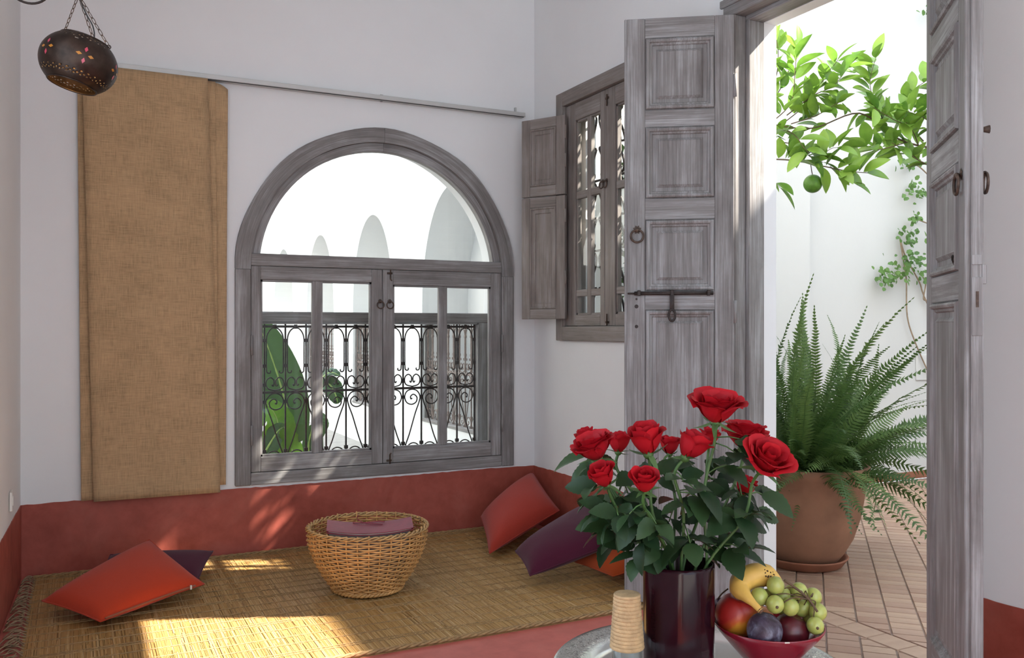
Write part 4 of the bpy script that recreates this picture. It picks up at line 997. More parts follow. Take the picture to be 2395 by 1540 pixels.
# banana lying over the fruit
bn = empty('banana', bp(-0.020, 0.03, 0.135), 0, 'spotted yellow banana arched over the fruit in the bowl', 'banana'); o0 = bn.location.copy()
Pb = [bp(a, b_, c + 0.020) for a, b_, c in ((0.0206, 0.012, 0.1372), (0.0006, 0.012, 0.1512), (-0.0214, 0.008, 0.1532), (-0.0414, 0.0, 0.1462), (-0.0494, -0.015, 0.1382), (-0.0454, -0.033, 0.1332), (-0.0374, -0.049, 0.1262), (-0.0294, -0.059, 0.1182))]
Rk = (0.008, 0.0180, 0.0192, 0.0188, 0.0163, 0.0095, 0.0055, 0.0046)
Pb = [p - o0 for p in catmull(Pb, 5)]; kk = len(Pb)
rad = [Rk[min(i // 5, 6)] + (Rk[min(i // 5, 6) + 1] - Rk[min(i // 5, 6)]) * ((i - 5 * min(i // 5, 6)) / 5) for i in range(kk)]
MB().tube(Pb, rad, 10).build('peel', 'banana_skin', bn, True)
MB().tube([Pb[-2], Pb[-1] + (Pb[-1] - Pb[-2]) * 1.2], [0.0052, 0.0035], 8).build('stalk_tip', 'banana_tip', bn, True)
rs = random.Random(9); mb = MB()
for q in range(16):
    i = rs.randrange(3, 9); d_ = (camF * -0.85 + Vector((0, 0, rs.uniform(0.1, 0.8))) + camR * rs.uniform(-.1, .1)).normalized(); t_ = (Pb[i + 1] - Pb[i]).normalized(); d_ = (d_ - t_ * d_.dot(t_)).normalized()
    p = Pb[i] + d_ * (rad[i] * 0.985) + t_ * rs.uniform(-.003, .003); mb.sphere(p, rs.uniform(0.0007, 0.0016), 6, 4)
mb.build('brown_spots', 'spot', bn)
# green grape bunch
gb = empty('grape_bunch', bp(0.045, 0.0, 0.12), 0, 'bunch of pale green grapes with brown stems at the right of the bowl', 'grapes'); g0 = gb.location.copy()
gsp = [(0.002, 0.012, 0.1175), (-0.0214, -0.0221, 0.1285), (-0.0017, -0.0389, 0.1218), (0.0237, -0.0329, 0.1159), (0.005, -0.0189, 0.145), (0.0193, -0.0082, 0.1252), (0.0437, -0.0135, 0.1348), (0.0697, -0.002, 0.1229), (0.0707, -0.0208, 0.1038), (0.0599, -0.0406, 0.0894), (0.0672, -0.0012, 0.0850), (0.0604, 0.0219, 0.1111), (0.0522, -0.0012, 0.1042), (0.0397, 0.0105, 0.1236), (0.0311, 0.0152, 0.0992)]
gsp = [(a, b_, c + 0.020) for a, b_, c in gsp]
gm = proto(MB().sphere((0, 0, 0), 0.0136, 16, 10, 1.05), 'grape', 'grape_green', True); em = proto(MB().sphere((0, 0, 0), 0.0025, 8, 5), 'grape_end', 'grape_stem', True)
hub = Vector(bp(0.052, -0.034, 0.148)) - g0; mb = MB()
mb.tube(catmull([Vector(bp(0.014, -0.034, 0.178)) - g0, Vector(bp(0.034, -0.036, 0.164)) - g0, hub, Vector(bp(0.062, -0.044, 0.132)) - g0], 4), 0.0019, 6)
rg = random.Random(2)
for q, (a, b_, c) in enumerate(gsp):
    p = Vector(bp(a, b_, c)) - g0; m4 = Matrix.Translation(p) @ Matrix.Rotation(rg.uniform(-.6, .6), 4, 'X') @ Matrix.Rotation(rg.uniform(-.8, .8), 4, 'Y') @ Matrix.Scale(rg.uniform(0.97, 1.03), 4)
    gq = put(gm, 'grape', gb, m4); mb.tube(catmull([hub, (hub + p) * 0.5 + Vector((0, -0.004, 0.008)), p + (hub - p).normalized() * 0.012], 3), 0.0009, 5)
    if q in (2, 6, 9): put(em, 'grape_end', gq, Matrix.Translation((-camF * 0.0125 + Vector((0, 0, 0.004)))))
mb.build('stem', 'grape_stem', gb, True)
dg = empty('dark_grape_bunch', bp(-0.064, 0.050, 0.095), 0, 'few dark purple grapes with a dry stem between vase and bowl', 'grapes')
gm2 = proto(MB().sphere((0, 0, 0), 0.0117, 12, 8), 'grape', 'grape_dark', True)
for p in ((-0.0642, 0.0521, 0.0927), (-0.0463, 0.0658, 0.0922), (-0.0812, 0.0373, 0.0919), (-0.0473, 0.0482, 0.0782)): put(gm2, 'grape', dg, Matrix.Translation(Vector(bp(p[0], p[1], p[2] + 0.020)) - dg.location))
MB().tube(catmull([camR * -0.010 + Vector((0, 0, 0.02)), camR * 0.0 + Vector((0, 0, 0.035)), camR * 0.012 + Vector((0, 0, 0.045))], 4), 0.0013, 5).build('stem', 'grape_stem', dg, True)

# ------------------------------------------------------------------ roses
def petal_mesh(r, Hh, half, flare, curl, base=0.12):
    V = []; F = []; nu, nv = 8, 7
    for i in range(nv + 1):
        t = i / nv
        for j in range(nu + 1):
            s = 2 * j / nu - 1; wv = math.sin(min(1, t * 1.25 + 0.12) * PI / 2); an = half * s * (0.30 + 0.70 * wv)
            zt = Hh * t * (1 - 0.20 * s * s * t) 
            rad_ = r * (base + (1 - base) * math.sin(min(1, t * 1.5) * PI / 2) ** 0.8) + flare * t ** 2.2 + curl * (t ** 6) * (1 + 0.4 * math.cos(3 * s))
            zt -= curl * 0.9 * t ** 7 + 0.002 * math.cos(s * 5) * t
            V.append((rad_ * math.cos(an), rad_ * math.sin(an), zt))
    for i in range(nv):
        for j in range(nu): F.append((i * (nu + 1) + j, i * (nu + 1) + j + 1, (i + 1) * (nu + 1) + j + 1, (i + 1) * (nu + 1) + j))
    return proto(MB().add(V, F), 'petal', 'petal', True)
PL = {'open': [petal_mesh(0.006, 0.040, 1.5, 0.001, 0.0), petal_mesh(0.011, 0.043, 1.25, 0.003, 0.002), petal_mesh(0.0165, 0.046, 1.1, 0.004, 0.003), petal_mesh(0.021, 0.046, 1.0, 0.005, 0.006), petal_mesh(0.0225, 0.040, 0.95, 0.007, 0.008)],
      'bud': [petal_mesh(0.006, 0.042, 1.6, 0.0, 0.0), petal_mesh(0.011, 0.045, 1.4, 0.001, 0.0), petal_mesh(0.0165, 0.046, 1.25, 0.001, 0.002), petal_mesh(0.0195, 0.042, 1.1, 0.003, 0.005)]}
def leaf_mesh(L, Wd, mt, name='leaf', fold=0.25, droop=0.25, ser=0.0, pw=0.85, ns_=9, wavy=0.0):
    V = []; F = []
    for i in range(ns_ + 1):
        t = i / ns_; wv = Wd * math.sin(PI * min(1, t ** pw)) ** 0.8 if 0 < t < 1 else 0.0
        wv *= (1 + ser * (1 if i % 2 else -1)); z = -droop * L * t * t
        wv = max(wv, 0.0004)
        V += [(L * t, -wv, z + fold * wv + wavy * math.sin(9 * t)), (L * t, 0, z), (L * t, wv, z + fold * wv - wavy * math.sin(8 * t + 1))]
    for i in range(ns_):
        for j in range(2): F.append((i * 3 + j, i * 3 + j + 1, i * 3 + 4 + j, i * 3 + 3 + j))
    return proto(MB().add(V, F), name, mt, True)
RL = [leaf_mesh(0.062, 0.021, 'rose_leaf', ser=0.05, droop=0.35, ns_=14), leaf_mesh(0.052, 0.019, 'rose_leaf', ser=0.05, droop=0.15, ns_=14), leaf_mesh(0.046, 0.016, 'rose_leaf', ser=0.05, droop=0.5, ns_=14, wavy=0.002)]
SP = leaf_mesh(0.030, 0.0042, 'sepal', 'sepal', 0.3, 0.25, pw=0.6)
SP2 = leaf_mesh(0.026, 0.0045, 'sepal', 'sepal', 0.2, -0.3, pw=0.6)
mouth = VC + Vector((0, 0, 0.182)); rz = random.Random(11)
from mathutils.bvhtree import BVHTree
SOLID = []                                                       # (owner, kind, lo, hi, tree) of what is already placed
def tri(Vw, polys, owner, kind):
    lo = [min(v[i] for v in Vw) for i in range(3)]; hi = [max(v[i] for v in Vw) for i in range(3)]
    return (owner, kind, lo, hi, BVHTree.FromPolygons(Vw, polys))
def mesh_tri(me, m4, owner, kind): return tri([m4 @ v.co for v in me.vertices], [p.vertices[:] for p in me.polygons], owner, kind)
def hits(t, skip=None):
    n_ = 0
    for q in SOLID:
        if skip and skip(q): continue
        if any(t[2][i] > q[3][i] or q[2][i] > t[3][i] for i in range(3)): continue
        n_ += len(t[4].overlap(q[4]))
        if n_ > 40: break
    return n_
SOLID.append(mesh_tri(va.data, Matrix.Translation(VC), 'vase', 'vase')); SOLID.append(mesh_tri(bw.data, Matrix.Translation(FC), 'bowl', 'bowl'))
for ch in bn.children: SOLID.append(mesh_tri(ch.data, Matrix.Translation(o0), 'banana', 'banana'))
def tube_tri(P, r, owner, kind, n=5):
    mb = MB().tube(P, r, n); return tri([Vector(v) for v in mb.V], mb.F, owner, kind)
SPEC = [(1676, 955, 1.37, 1.16, 'open', (0.0, 0.25), 'tallest fully opened red rose rising above the whole bouquet', 4),
          (1742, 1018, 1.42, 1.05, 'open', (0.1, 0.1), 'red rose just above the drooping open rose over the fruit', 6),
          (1795, 1077, 1.33, 1.10, 'open', (0.35, 0.75), 'open red rose turned face-on, leaning out over the fruit bowl', 6),
          (1512, 1030, 1.36, 1.12, 'bud', (-0.15, 0.15), 'large half-open red rose standing in front of the door edge', 7),
          (1390, 1047, 1.37, 1.0, 'open', (-0.35, 0.15), 'ruffled open red rose leaning towards the cushions', 7),
          (1447, 1036, 1.45, 0.80, 'bud', (0.05, 0.0), 'small red rose tucked just behind the ruffled open rose', 6),
          (1566, 1043, 1.46, 0.72, 'bud', (0.0, 0.0), 'small red rosebud in the middle of the bouquet, behind the larger ones', 6),
          (1618, 1043, 1.35, 1.05, 'bud', (0.55, 0.1), 'half-open red rose tilted sideways below the tallest rose', 7),
          (1660, 1022, 1.50, 0.72, 'bud', (0.1, 0.0), 'small red rosebud behind the stem of the tallest rose', 5),
          (1411, 1115, 1.33, 0.85, 'bud', (-0.4, 0.35), 'round red rosebud hanging below the ruffled open rose', 8),
          (1508, 1127, 1.29, 0.86, 'bud', (-0.05, 0.55), 'round red rosebud nestled low among the dark leaves', 8),
          (1373, 1024, 1.46, 0.72, 'bud', (-0.25, 0.0), 'small red rosebud peeking out at the end of the bouquet towards the window', 6),
          (1742, 1138, 1.46, 0.80, 'bud', (0.5, 0.0), 'low red rose half hidden by leaves in front of the terracotta pot', 8)]
RS = []
for idx, (px, py, dp, sc, kind, tiltv, label, nl) in enumerate(SPEC):
    u = (px - 1197.5) / 2057; v = (770 - py) / 2057
    cen = (camF + camR * u) * dp + Vector((0, 0, 1.25 + v * dp))
    ax = (Vector((0, 0, 1)) + camR * tiltv[0] - camF * tiltv[1]).normalized(); base = cen - ax * 0.022 * sc
    B_ = Matrix.Translation(base) @ Vector((0, 0, 1)).rotation_difference(ax).to_matrix().to_4x4() @ Matrix.Rotation(rz.uniform(0, 6), 4, 'Z') @ Matrix.Scale(sc, 4)
    parts = []; ang = 0; cnt = (2, 3, 4, 5, 4) if kind == 'open' else (2, 3, 3, 3)
    for li, pm in enumerate(PL[kind]):
        for q in range(cnt[li]):
            ang += 2.4 if q == 0 else 2 * PI / cnt[li]
            parts.append((pm, 'petal', B_ @ Matrix.Rotation(ang + rz.uniform(-.15, .15), 4, 'Z') @ Matrix.Rotation(rz.uniform(-.08, .08), 4, 'Y') @ Matrix.Scale(rz.uniform(0.94, 1.05), 4)))
    for me, nm, m4 in parts: SOLID.append(mesh_tri(me, m4, idx, nm))
    RS.append([base, ax, B_, parts])
for idx in range(len(SPEC)):                                     # sepals, kept out of the neighbouring blooms
    B_ = RS[idx][2]
    for q in range(5):
        best = None
        for tr_ in range(25):
            m4 = B_ @ Matrix.Rotation(2 * PI * q / 5 + (rz.uniform(-.3, .3) if tr_ else 0), 4, 'Z') @ Matrix.Translation((0.004, 0, 0.001)) @ Matrix.Rotation(rz.uniform(-0.7, 0.6), 4, 'Y'); me = SP if q % 2 else SP2
            t = mesh_tri(me, m4, idx, 'sepal'); h_ = hits(t, lambda z: z[0] == idx)
            if best is None or h_ < best[0]: best = (h_, me, m4, t)
            if h_ == 0: break
        RS[idx][3].append((best[1], 'sepal', best[2])); SOLID.append(best[3])
for idx, (px, py, dp, sc, kind, tiltv, label, nl) in enumerate(SPEC):   # stems
    base, ax = RS[idx][:2]; off = Vector((base.x - mouth.x, base.y - mouth.y, 0)); best = None
    a0 = math.atan2(off.y, off.x)
    for tr_ in range(160):
        a = a0 + rz.uniform(-1, 1) * (0.15 + 0.01 * tr_); rl = rz.uniform(0.2, 1.0) * 0.044; dr_ = Vector((math.cos(a), math.sin(a), 0))
        lip = mouth + dr_ * rl; a2 = a + rz.uniform(-.5, .5); rf2 = rl * rz.uniform(0.55, 0.95); foot = VC + Vector((math.cos(a2) * rf2, math.sin(a2) * rf2, 0.02))
        md_ = lip * 0.5 + base * 0.5 + off * rz.uniform(0.0, 0.14) + Vector((rz.uniform(-.012, .012), rz.uniform(-.012, .012), -0.004))
        pts = catmull([foot, lip - Vector((0, 0, 0.02)), md_, base - ax * 0.03 * (0.6 + 0.4 * sc), base], 6)
        t = tube_tri(pts, 0.0031, idx, 'stem', 6); h_ = hits(t, lambda z: z[0] == idx)
        if best is None or h_ < best[0]: best = (h_, foot, pts, t)
        if h_ == 0: break
    RS[idx] += [best[1], best[2], []]; SOLID.append(best[3])
for rnd in range(8):                                             # leaves, one spray per rose in turn
    for idx, (px, py, dp, sc, kind, tiltv, label, nl) in enumerate(SPEC):
        if rnd >= nl: continue
        pts = RS[idx][5]
        for tr_ in range(70):
            t_ = rz.uniform(0.34, 0.82); i = int(t_ * (len(pts) - 1)); p = pts[i]
            out_ = Vector((p.x - VC.x, p.y - VC.y, 0)); out_ = out_.normalized() if out_.length > .004 else Vector((rz.uniform(-1, 1), rz.uniform(-1, 1), 0)).normalized()
            d_ = (out_ * rz.uniform(0.2, 1.0) + Vector((rz.uniform(-1, 1), rz.uniform(-1, 1), rz.uniform(-0.75, 0.45)))).normalized()
            tip = p + d_ * rz.uniform(0.014, 0.050); Pp = [p, (p + tip) * 0.5 + Vector((0, 0, 0.003)), tip]
            tp = tube_tri(Pp, 0.0011, idx, 'petiole', 4)
            if hits(tp, lambda z: z[0] == idx and z[1] == 'stem'): continue
            new = []
            for w_ in range(3):
                for tr2 in range(14 if w_ else 8):
                    dd = d_ if w_ == 0 else (d_ * 0.45 + d_.cross(Vector((0, 0, 1))).normalized() * (1 if w_ == 1 else -1)).normalized()
                    pp = tip + d_ * 0.001 if w_ == 0 else tip - d_ * 0.008 + dd * 0.0012
                    dd = (dd + Vector((0, 0, rz.uniform(-0.55, 0.5)))).normalized()
                    if pp.z + dd.z * 0.05 < mouth.z - 0.035: dd.z = abs(dd.z) * 0.3
                    up = Vector((rz.uniform(-.6, .6), rz.uniform(-.6, .6), 1)) - camF * rz.uniform(0, 0.9); me = RL[rz.randrange(3)]
                    m4 = frame(pp, dd, up, rz.uniform(0.60, 0.98)); tl = mesh_tri(me, m4, idx, 'leaf')
                    if any(tl[4].overlap(q[0][4]) for q in new) or hits(tl): continue
                    new.append((tl, me, m4)); break
                if w_ == 0 and not new: break
            if not new: continue
            SOLID.append(tp); SOLID.extend(q[0] for q in new)
            RS[idx][6].append((Pp, [(q[1], q[2]) for q in new])); break
for idx, (px, py, dp, sc, kind, tiltv, label, nl) in enumerate(SPEC):
    base, ax, B_, parts, foot, pts, sprays = RS[idx]; Tm = Matrix.Translation(-foot)
    e = empty('rose', foot, 0, label, 'rose', 'red roses in the plum vase')
    MB().tube([p - foot for p in pts], 0.0026, 6).build('stem', 'stem_green', e, True)
    MB().sphere(base - foot + ax * 0.002, 0.0075 * sc, 10, 6).build('hip', 'stem_green', e, True)
    for me, nm, m4 in parts: put(me, nm, e, Tm @ m4)
    for Pp, lv_ in sprays:
        MB().tube([p - foot for p in Pp], 0.0011, 5).build('petiole', 'stem_green', e, True)
        for me, m4 in lv_: put(me, 'leaf', e, Tm @ m4)


# ------------------------------------------------------------------ potted fern
PC = Vector((3.467, 3.51, 0.0))
sa = MB().lathe([(0.001, 0.002), (0.175, 0.0), (0.195, 0.008), (0.222, 0.045), (0.228, 0.052), (0.222, 0.056), (0.208, 0.050), (0.185, 0.016), (0.001, 0.014)], 48).build('plant_saucer', 'saucer_clay', None, True)
sa.location = PC; tag(sa, 'terracotta saucer on the courtyard tiles under the big fern pot', 'saucer')
pf = empty('potted_fern', PC + Vector((0, 0, 0.016)), 0, 'big terracotta pot with a bushy green sword fern in the courtyard', 'potted plant')
MB().lathe([(0.001, 0.0), (0.150, 0.0), (0.165, 0.006), (0.205, 0.06), (0.250, 0.14), (0.285, 0.25), (0.308, 0.38), (0.320, 0.470), (0.330, 0.478), (0.332, 0.515), (0.322, 0.522), (0.300, 0.515), (0.290, 0.47), (0.001, 0.47)], 64).build('pot', 'terracotta', pf, True)
MB().lathe([(0.001, 0.485), (0.15, 0.482), (0.296, 0.472)], 32).build('soil', 'soil', pf, True)
def frond_mesh(L, wmax, arch, np_, seed):
    rf = random.Random(seed); mb = MB(); P = []
    for i in range(13):
        t = i / 12; P.append(Vector((L * t * (1 - 0.10 * arch * t), rf.uniform(-.004, .004), -arch * L * t ** 2.2)))
    mb.tube(P, [0.0032 * (1 - 0.8 * i / 12) for i in range(13)], 4, m=1)
    for k in range(np_):
        t = 0.06 + 0.93 * k / (np_ - 1); f = t * 12; i = min(11, int(f)); p = P[i].lerp(P[i + 1], f - i); tg = (P[i + 1] - P[i]).normalized()
        ll = wmax * min(1, t * 5) * min(1, (1.03 - t) * 2.3) * rf.uniform(0.85, 1.1); hw = 0.0072 + 0.0015 * rf.random()
        for s in (-1, 1):
            side = Vector((0, s, 0)); d_ = (side * 0.95 + tg * 0.32 + Vector((0, 0, rf.uniform(-0.25, 0.2)))).normalized(); nn = tg
            a = p; tip = p + d_ * ll + Vector((0, 0, -0.12 * ll)); m1 = p + d_ * ll * 0.35
            mb.add([a - nn * hw * 0.7, a + nn * hw * 0.9, m1 + nn * hw, tip, m1 - nn * hw * 0.8], [(0, 4, 2, 1), (4, 3, 2)])
    return proto(mb, 'frond', ['fern_leaf', 'stem_green'])
FM = [frond_mesh(0.86, 0.050, 0.16, 50, 1), frond_mesh(0.94, 0.052, 0.42, 52, 2), frond_mesh(0.80, 0.070, 0.65, 42, 3), frond_mesh(0.70, 0.070, 0.95, 38, 4), frond_mesh(0.60, 0.066, 0.45, 34, 5)]
rf = random.Random(21)
for k in range(210):
    a = rf.uniform(0, 2 * PI); q = rf.random()
    rr_ = rf.uniform(0.0, 0.22)
    if q < 0.16: el, f_ = rf.uniform(62, 88), (0, 1)[rf.randrange(2)]
    elif q < 0.62: el, f_ = rf.uniform(35, 65), (1, 2, 4)[rf.randrange(3)]
    else: el, f_ = rf.uniform(8, 40), (2, 3, 4)[rf.randrange(3)]
    wl_ = math.cos(a)                                           # keep clear of the house wall
    d_ = Vector((math.cos(a) * math.cos(math.radians(el)), math.sin(a) * math.cos(math.radians(el)), math.sin(math.radians(el))))
    sc = rf.uniform(0.75, 1.08)
    if d_.x < -0.35: sc *= 0.62
    upv = (rf.uniform(-1, 1), rf.uniform(-1, 1), 1.0 if el < 55 else 0.0)
    for tr_ in range(12):
        m4 = frame((rr_ * math.cos(a), rr_ * math.sin(a), 0.48), d_, upv, sc); W4 = Matrix.Translation(PC + Vector((0, 0, 0.016))) @ m4
        if not any(q.x < 2.865 and not 2.15 < q.y < 3.0 for q in (W4 @ v.co for v in FM[f_].vertices)): break
        sc *= 0.9
    put(FM[f_], 'frond', pf, m4)
sp_ = MB(); P = [Vector((0.10, -0.22, 0.50)), Vector((0.13, -0.34, 0.44)), Vector((0.14, -0.345, 0.34)), Vector((0.14, -0.31, 0.26))]
sp_.tube(catmull(P, 4), 0.002, 5); sp_.build('trailing_stem', 'stem_green', pf, True)
TL = leaf_mesh(0.05, 0.008, 'fern_leaf', 'trailing_leaf')
for z, sx_ in ((0.27, 1), (0.27, -1), (0.33, -1), (0.31, 1)): put(TL, 'trailing_leaf', pf, frame((0.14, -0.335, z), camR * sx_ + Vector((0, 0, 0.15)), (0, -1, 0.6)))

# ------------------------------------------------------------------ orange tree
ot = empty('orange_tree', (5.0, 2.9, 0), 0, 'orange tree with bright green leaves and a green fruit, branches reaching past the doorway', 'tree')
TO = Vector((5.0, 2.9, 0))
def wp(px, py, d):
    u = (px - 1197.5) / 2057; v = (770 - py) / 2057
    return (camF + camR * u) * d + Vector((0, 0, 1.25 + v * d))
MB().tube([p - TO for p in catmull([(5.0, 2.9, 0.0), (5.02, 2.92, 0.9), (4.96, 2.95, 1.7), (4.9, 3.1, 2.3)], 5)], [0.055 - 0.0015 * i for i in range(16)], 10).build('trunk', 'twig', ot, True)
OL = [leaf_mesh(0.098, 0.0235, 'orange_leaf', fold=0.45, droop=0.12, pw=0.9), leaf_mesh(0.088, 0.0225, 'orange_leaf', fold=0.3, droop=0.22, pw=0.9), leaf_mesh(0.108, 0.026, 'orange_leaf', fold=0.6, droop=0.05, pw=0.9), leaf_mesh(0.072, 0.017, 'orange_leaf', fold=0.5, droop=0.1, pw=0.9)]
# twigs: ((px,py,depth) points, leaves)
TWG = [([(2290, 330, 4.9), (2180, 345, 4.75), (2090, 320, 4.6), (2010, 265, 4.5), (1900, 300, 4.4), (1800, 290, 4.35)], 26, 0.006),
       ([(2090, 320, 4.6), (2060, 270, 4.55), (2035, 200, 4.5), (2050, 130, 4.45)], 26, 0.003), ([(2160, 330, 4.7), (2110, 270, 4.65), (2135, 215, 4.6), (2180, 180, 4.55)], 22, 0.003),
       ([(2150, 345, 4.7), (2130, 300, 4.6), (2090, 280, 4.5), (2040, 250, 4.4)], 22, 0.003), ([(2130, 330, 4.65), (2080, 345, 4.5), (2050, 350, 4.4), (2020, 340, 4.35)], 14, 0.003),
       ([(2260, 400, 4.8), (2170, 385, 4.7), (2120, 355, 4.6), (2080, 330, 4.5)], 22, 0.004), ([(2200, 300, 4.7), (2160, 275, 4.6), (2120, 260, 4.5)], 12, 0.003),
       ([(1800, 290, 4.35), (1850, 240, 4.35), (1860, 160, 4.3), (1865, 100, 4.3)], 18, 0.003), ([(1830, 290, 4.4), (1890, 240, 4.4), (1930, 180, 4.35), (1960, 140, 4.3)], 18, 0.003),
       ([(1790, 260, 4.4), (1830, 200, 4.4), (1850, 150, 4.4)], 12, 0.003), ([(1840, 270, 4.4), (1900, 225, 4.35), (1950, 200, 4.3), (1985, 155, 4.3)], 16, 0.003),
       ([(1850, 290, 4.4), (1910, 270, 4.35), (1960, 240, 4.3)], 12, 0.003), ([(1790, 230, 4.45), (1815, 180, 4.4), (1820, 120, 4.35), (1812, 80, 4.3)], 12, 0.003),
       ([(1790, 300, 4.4), (1850, 310, 4.3), (1880, 345, 4.25), (1895, 365, 4.25)], 10, 0.003),
       ([(1770, 372, 4.45), (1850, 375, 4.35), (1930, 390, 4.3), (1980, 400, 4.3), (2030, 405, 4.3)], 20, 0.004), ([(1900, 385, 4.3), (1940, 350, 4.3), (1965, 345, 4.3)], 8, 0.002),
       ([(1770, 342, 4.4), (1845, 335, 4.35), (1900, 370, 4.3), (1925, 380, 4.3)], 8, 0.003), ([(1960, 395, 4.3), (1975, 415, 4.28), (2000, 430, 4.26)], 6, 0.002), ([(1770, 420, 4.3), (1800, 415, 4.3), (1825, 440, 4.3)], 5, 0.002)]
ro = random.Random(8); nleaf = 0
for pts, nlv, rd in TWG:
    P = catmull([wp(*p) for p in pts], 6); k = len(P)
    MB().tube([p - TO for p in P], [rd * (1 - 0.6 * i / k) for i in range(k)], 6).build('twig', 'twig', ot, True)
    for q in range(nlv):
        t = 0.18 + 0.82 * q / max(1, nlv - 1); i = min(k - 2, int(t * (k - 1))); p = P[i]; tg = (P[i + 1] - P[i]).normalized()
        rv = Vector((ro.uniform(-1, 1), ro.uniform(-1, 1), ro.uniform(-0.7, 1.1))); rv = (rv - tg * rv.dot(tg)).normalized()
        d_ = (tg * ro.uniform(0.1, 0.9) + rv * ro.uniform(0.6, 1.0) + Vector((0, 0, 0.12))).normalized() if q < nlv - 1 else tg
        up = Vector((ro.uniform(-.7, .7), ro.uniform(-.7, .7), 1)) - camF * ro.uniform(-0.2, 0.9)
        put(OL[ro.randrange(4)], 'leaf', ot, frame(p - TO + d_ * 0.006, d_, up, ro.uniform(1.05, 1.45))); nleaf += 1
fr_ = MB().sphere((0, 0, 0), 0.0455, 24, 16).build('green_fruit', 'green_orange', ot, True); fr_.location = wp(1901, 430, 4.35) - TO; fr_['label'] = 'unripe green orange'
MB().tube([wp(1901, 412, 4.35) - TO, wp(1898, 398, 4.33) - TO, wp(1896, 383, 4.32) - TO], 0.0022, 6).build('twig', 'twig', ot, True)
# limbs that join the twigs to the trunk, and crown foliage out towards the far side
for a in ([(4.9, 3.1, 2.3), tuple(wp(2290, 330, 4.9))], [(4.9, 3.1, 2.3), (4.7, 3.3, 2.2), tuple(wp(2260, 400, 4.8))], [(4.9, 3.1, 2.3), (4.9, 3.3, 2.5), tuple(wp(2200, 300, 4.7))], [(4.9, 3.1, 2.3), (5.2, 2.6, 2.8), (5.5, 2.2, 3.0)], [(4.9, 3.1, 2.3), (4.7, 2.6, 2.6), (4.6, 2.1, 2.8)]):
    MB().tube([Vector(p) - TO for p in catmull(a, 5)], 0.013, 7).build('limb', 'twig', ot, True)
mb = MB(); lv = [(-0.0, 0), (0.03, 0.022), (0.07, 0.022), (0.105, 0)]
for k in range(1150):
    c = (Vector((5.45, 2.15, 2.95)), Vector((4.6, 2.0, 2.75)))[k % 2]; rv = Vector((ro.gauss(0, 1), ro.gauss(0, 1), ro.gauss(0, 1))).normalized() * (ro.random() ** 0.5)
    p = c + Vector((rv.x * 0.45, rv.y * 0.42, rv.z * 0.35)) - TO; m4 = frame(p, (ro.uniform(-1, 1), ro.uniform(-1, 1), ro.uniform(-.7, .5)), (ro.uniform(-1, 1), ro.uniform(-1, 1), 1))
    mb.add([m4 @ Vector((0, 0, 0)), m4 @ Vector((0.05, -0.024, 0.006)), m4 @ Vector((0.105, 0, -0.01)), m4 @ Vector((0.05, 0.024, 0.006))], [(0, 1, 2, 3)])
o = mb.build('crown_foliage', 'orange_leaf', ot); o['kind'] = 'stuff'

# ------------------------------------------------------------------ climbing vine on the courtyard wall
vn = empty('climbing_vine', (6.35, 5.09, 0), 0, 'thin climbing vine with clustered small leaves on the white courtyard wall', 'vine'); VO = Vector((6.35, 5.09, 0))
def vp(px, py, off=0.0):
    u = (px - 1197.5) / 2057; v = (770 - py) / 2057; d_ = camF + camR * u + Vector((0, 0, v)); t = (5.085 - off) / d_.y; return Vector((0, 0, 1.25)) + d_ * t
for P in ([(2175, 880), (2140, 800), (2122, 740), (2120, 660), (2115, 620), (2105, 560)], [(2190, 760), (2160, 690), (2150, 660), (2118, 600), (2104, 556)], [(2175, 700), (2160, 700), (2165, 660), (2150, 640)], [(2190, 430), (2150, 390), (2120, 380)], [(2190, 530), (2150, 515), (2140, 508)]):
    MB().tube([p - VO for p in catmull([vp(*q, 0.02) for q in P], 5)], 0.006, 5).build('stem', 'vine_stem', vn, True)
rv_ = random.Random(31)
for cx, cy, sx_, sy_, cnt in ((2095, 640, 42, 26, 60), (2070, 655, 20, 18, 26), (2130, 605, 34, 18, 40), (2125, 552, 22, 22, 42), (2140, 512, 14, 12, 22), (2150, 445, 32, 20, 50), (2125, 385, 28, 12, 26), (2160, 640, 18, 18, 24), (2175, 20, 20, 25, 20), (2180, 560, 20, 25, 20)):
    mb = MB()
    for k in range(cnt):
        p = vp(cx + rv_.gauss(0, 0.5) * sx_, cy + rv_.gauss(0, 0.5) * sy_, rv_.uniform(0.02, 0.16)) - VO; r_ = rv_.uniform(0.014, 0.027)
        m4 = frame(p, (rv_.uniform(-1, 1), rv_.uniform(-.5, .2), rv_.uniform(-1, .6)), (rv_.uniform(-.5, .5), -0.8, rv_.uniform(0.2, 1)))
        mb.add([m4 @ Vector(q) for q in ((0, 0, 0), (r_ * 0.6, -r_ * 0.75, 0.002), (r_ * 1.5, -r_ * 0.65, 0), (r_ * 2, 0, -0.004), (r_ * 1.5, r_ * 0.65, 0), (r_ * 0.6, r_ * 0.75, 0.002))], [(0, 1, 2, 3, 4, 5)])
    mb.build('leaf_cluster', 'vine_leaf', vn)['kind'] = 'stuff'

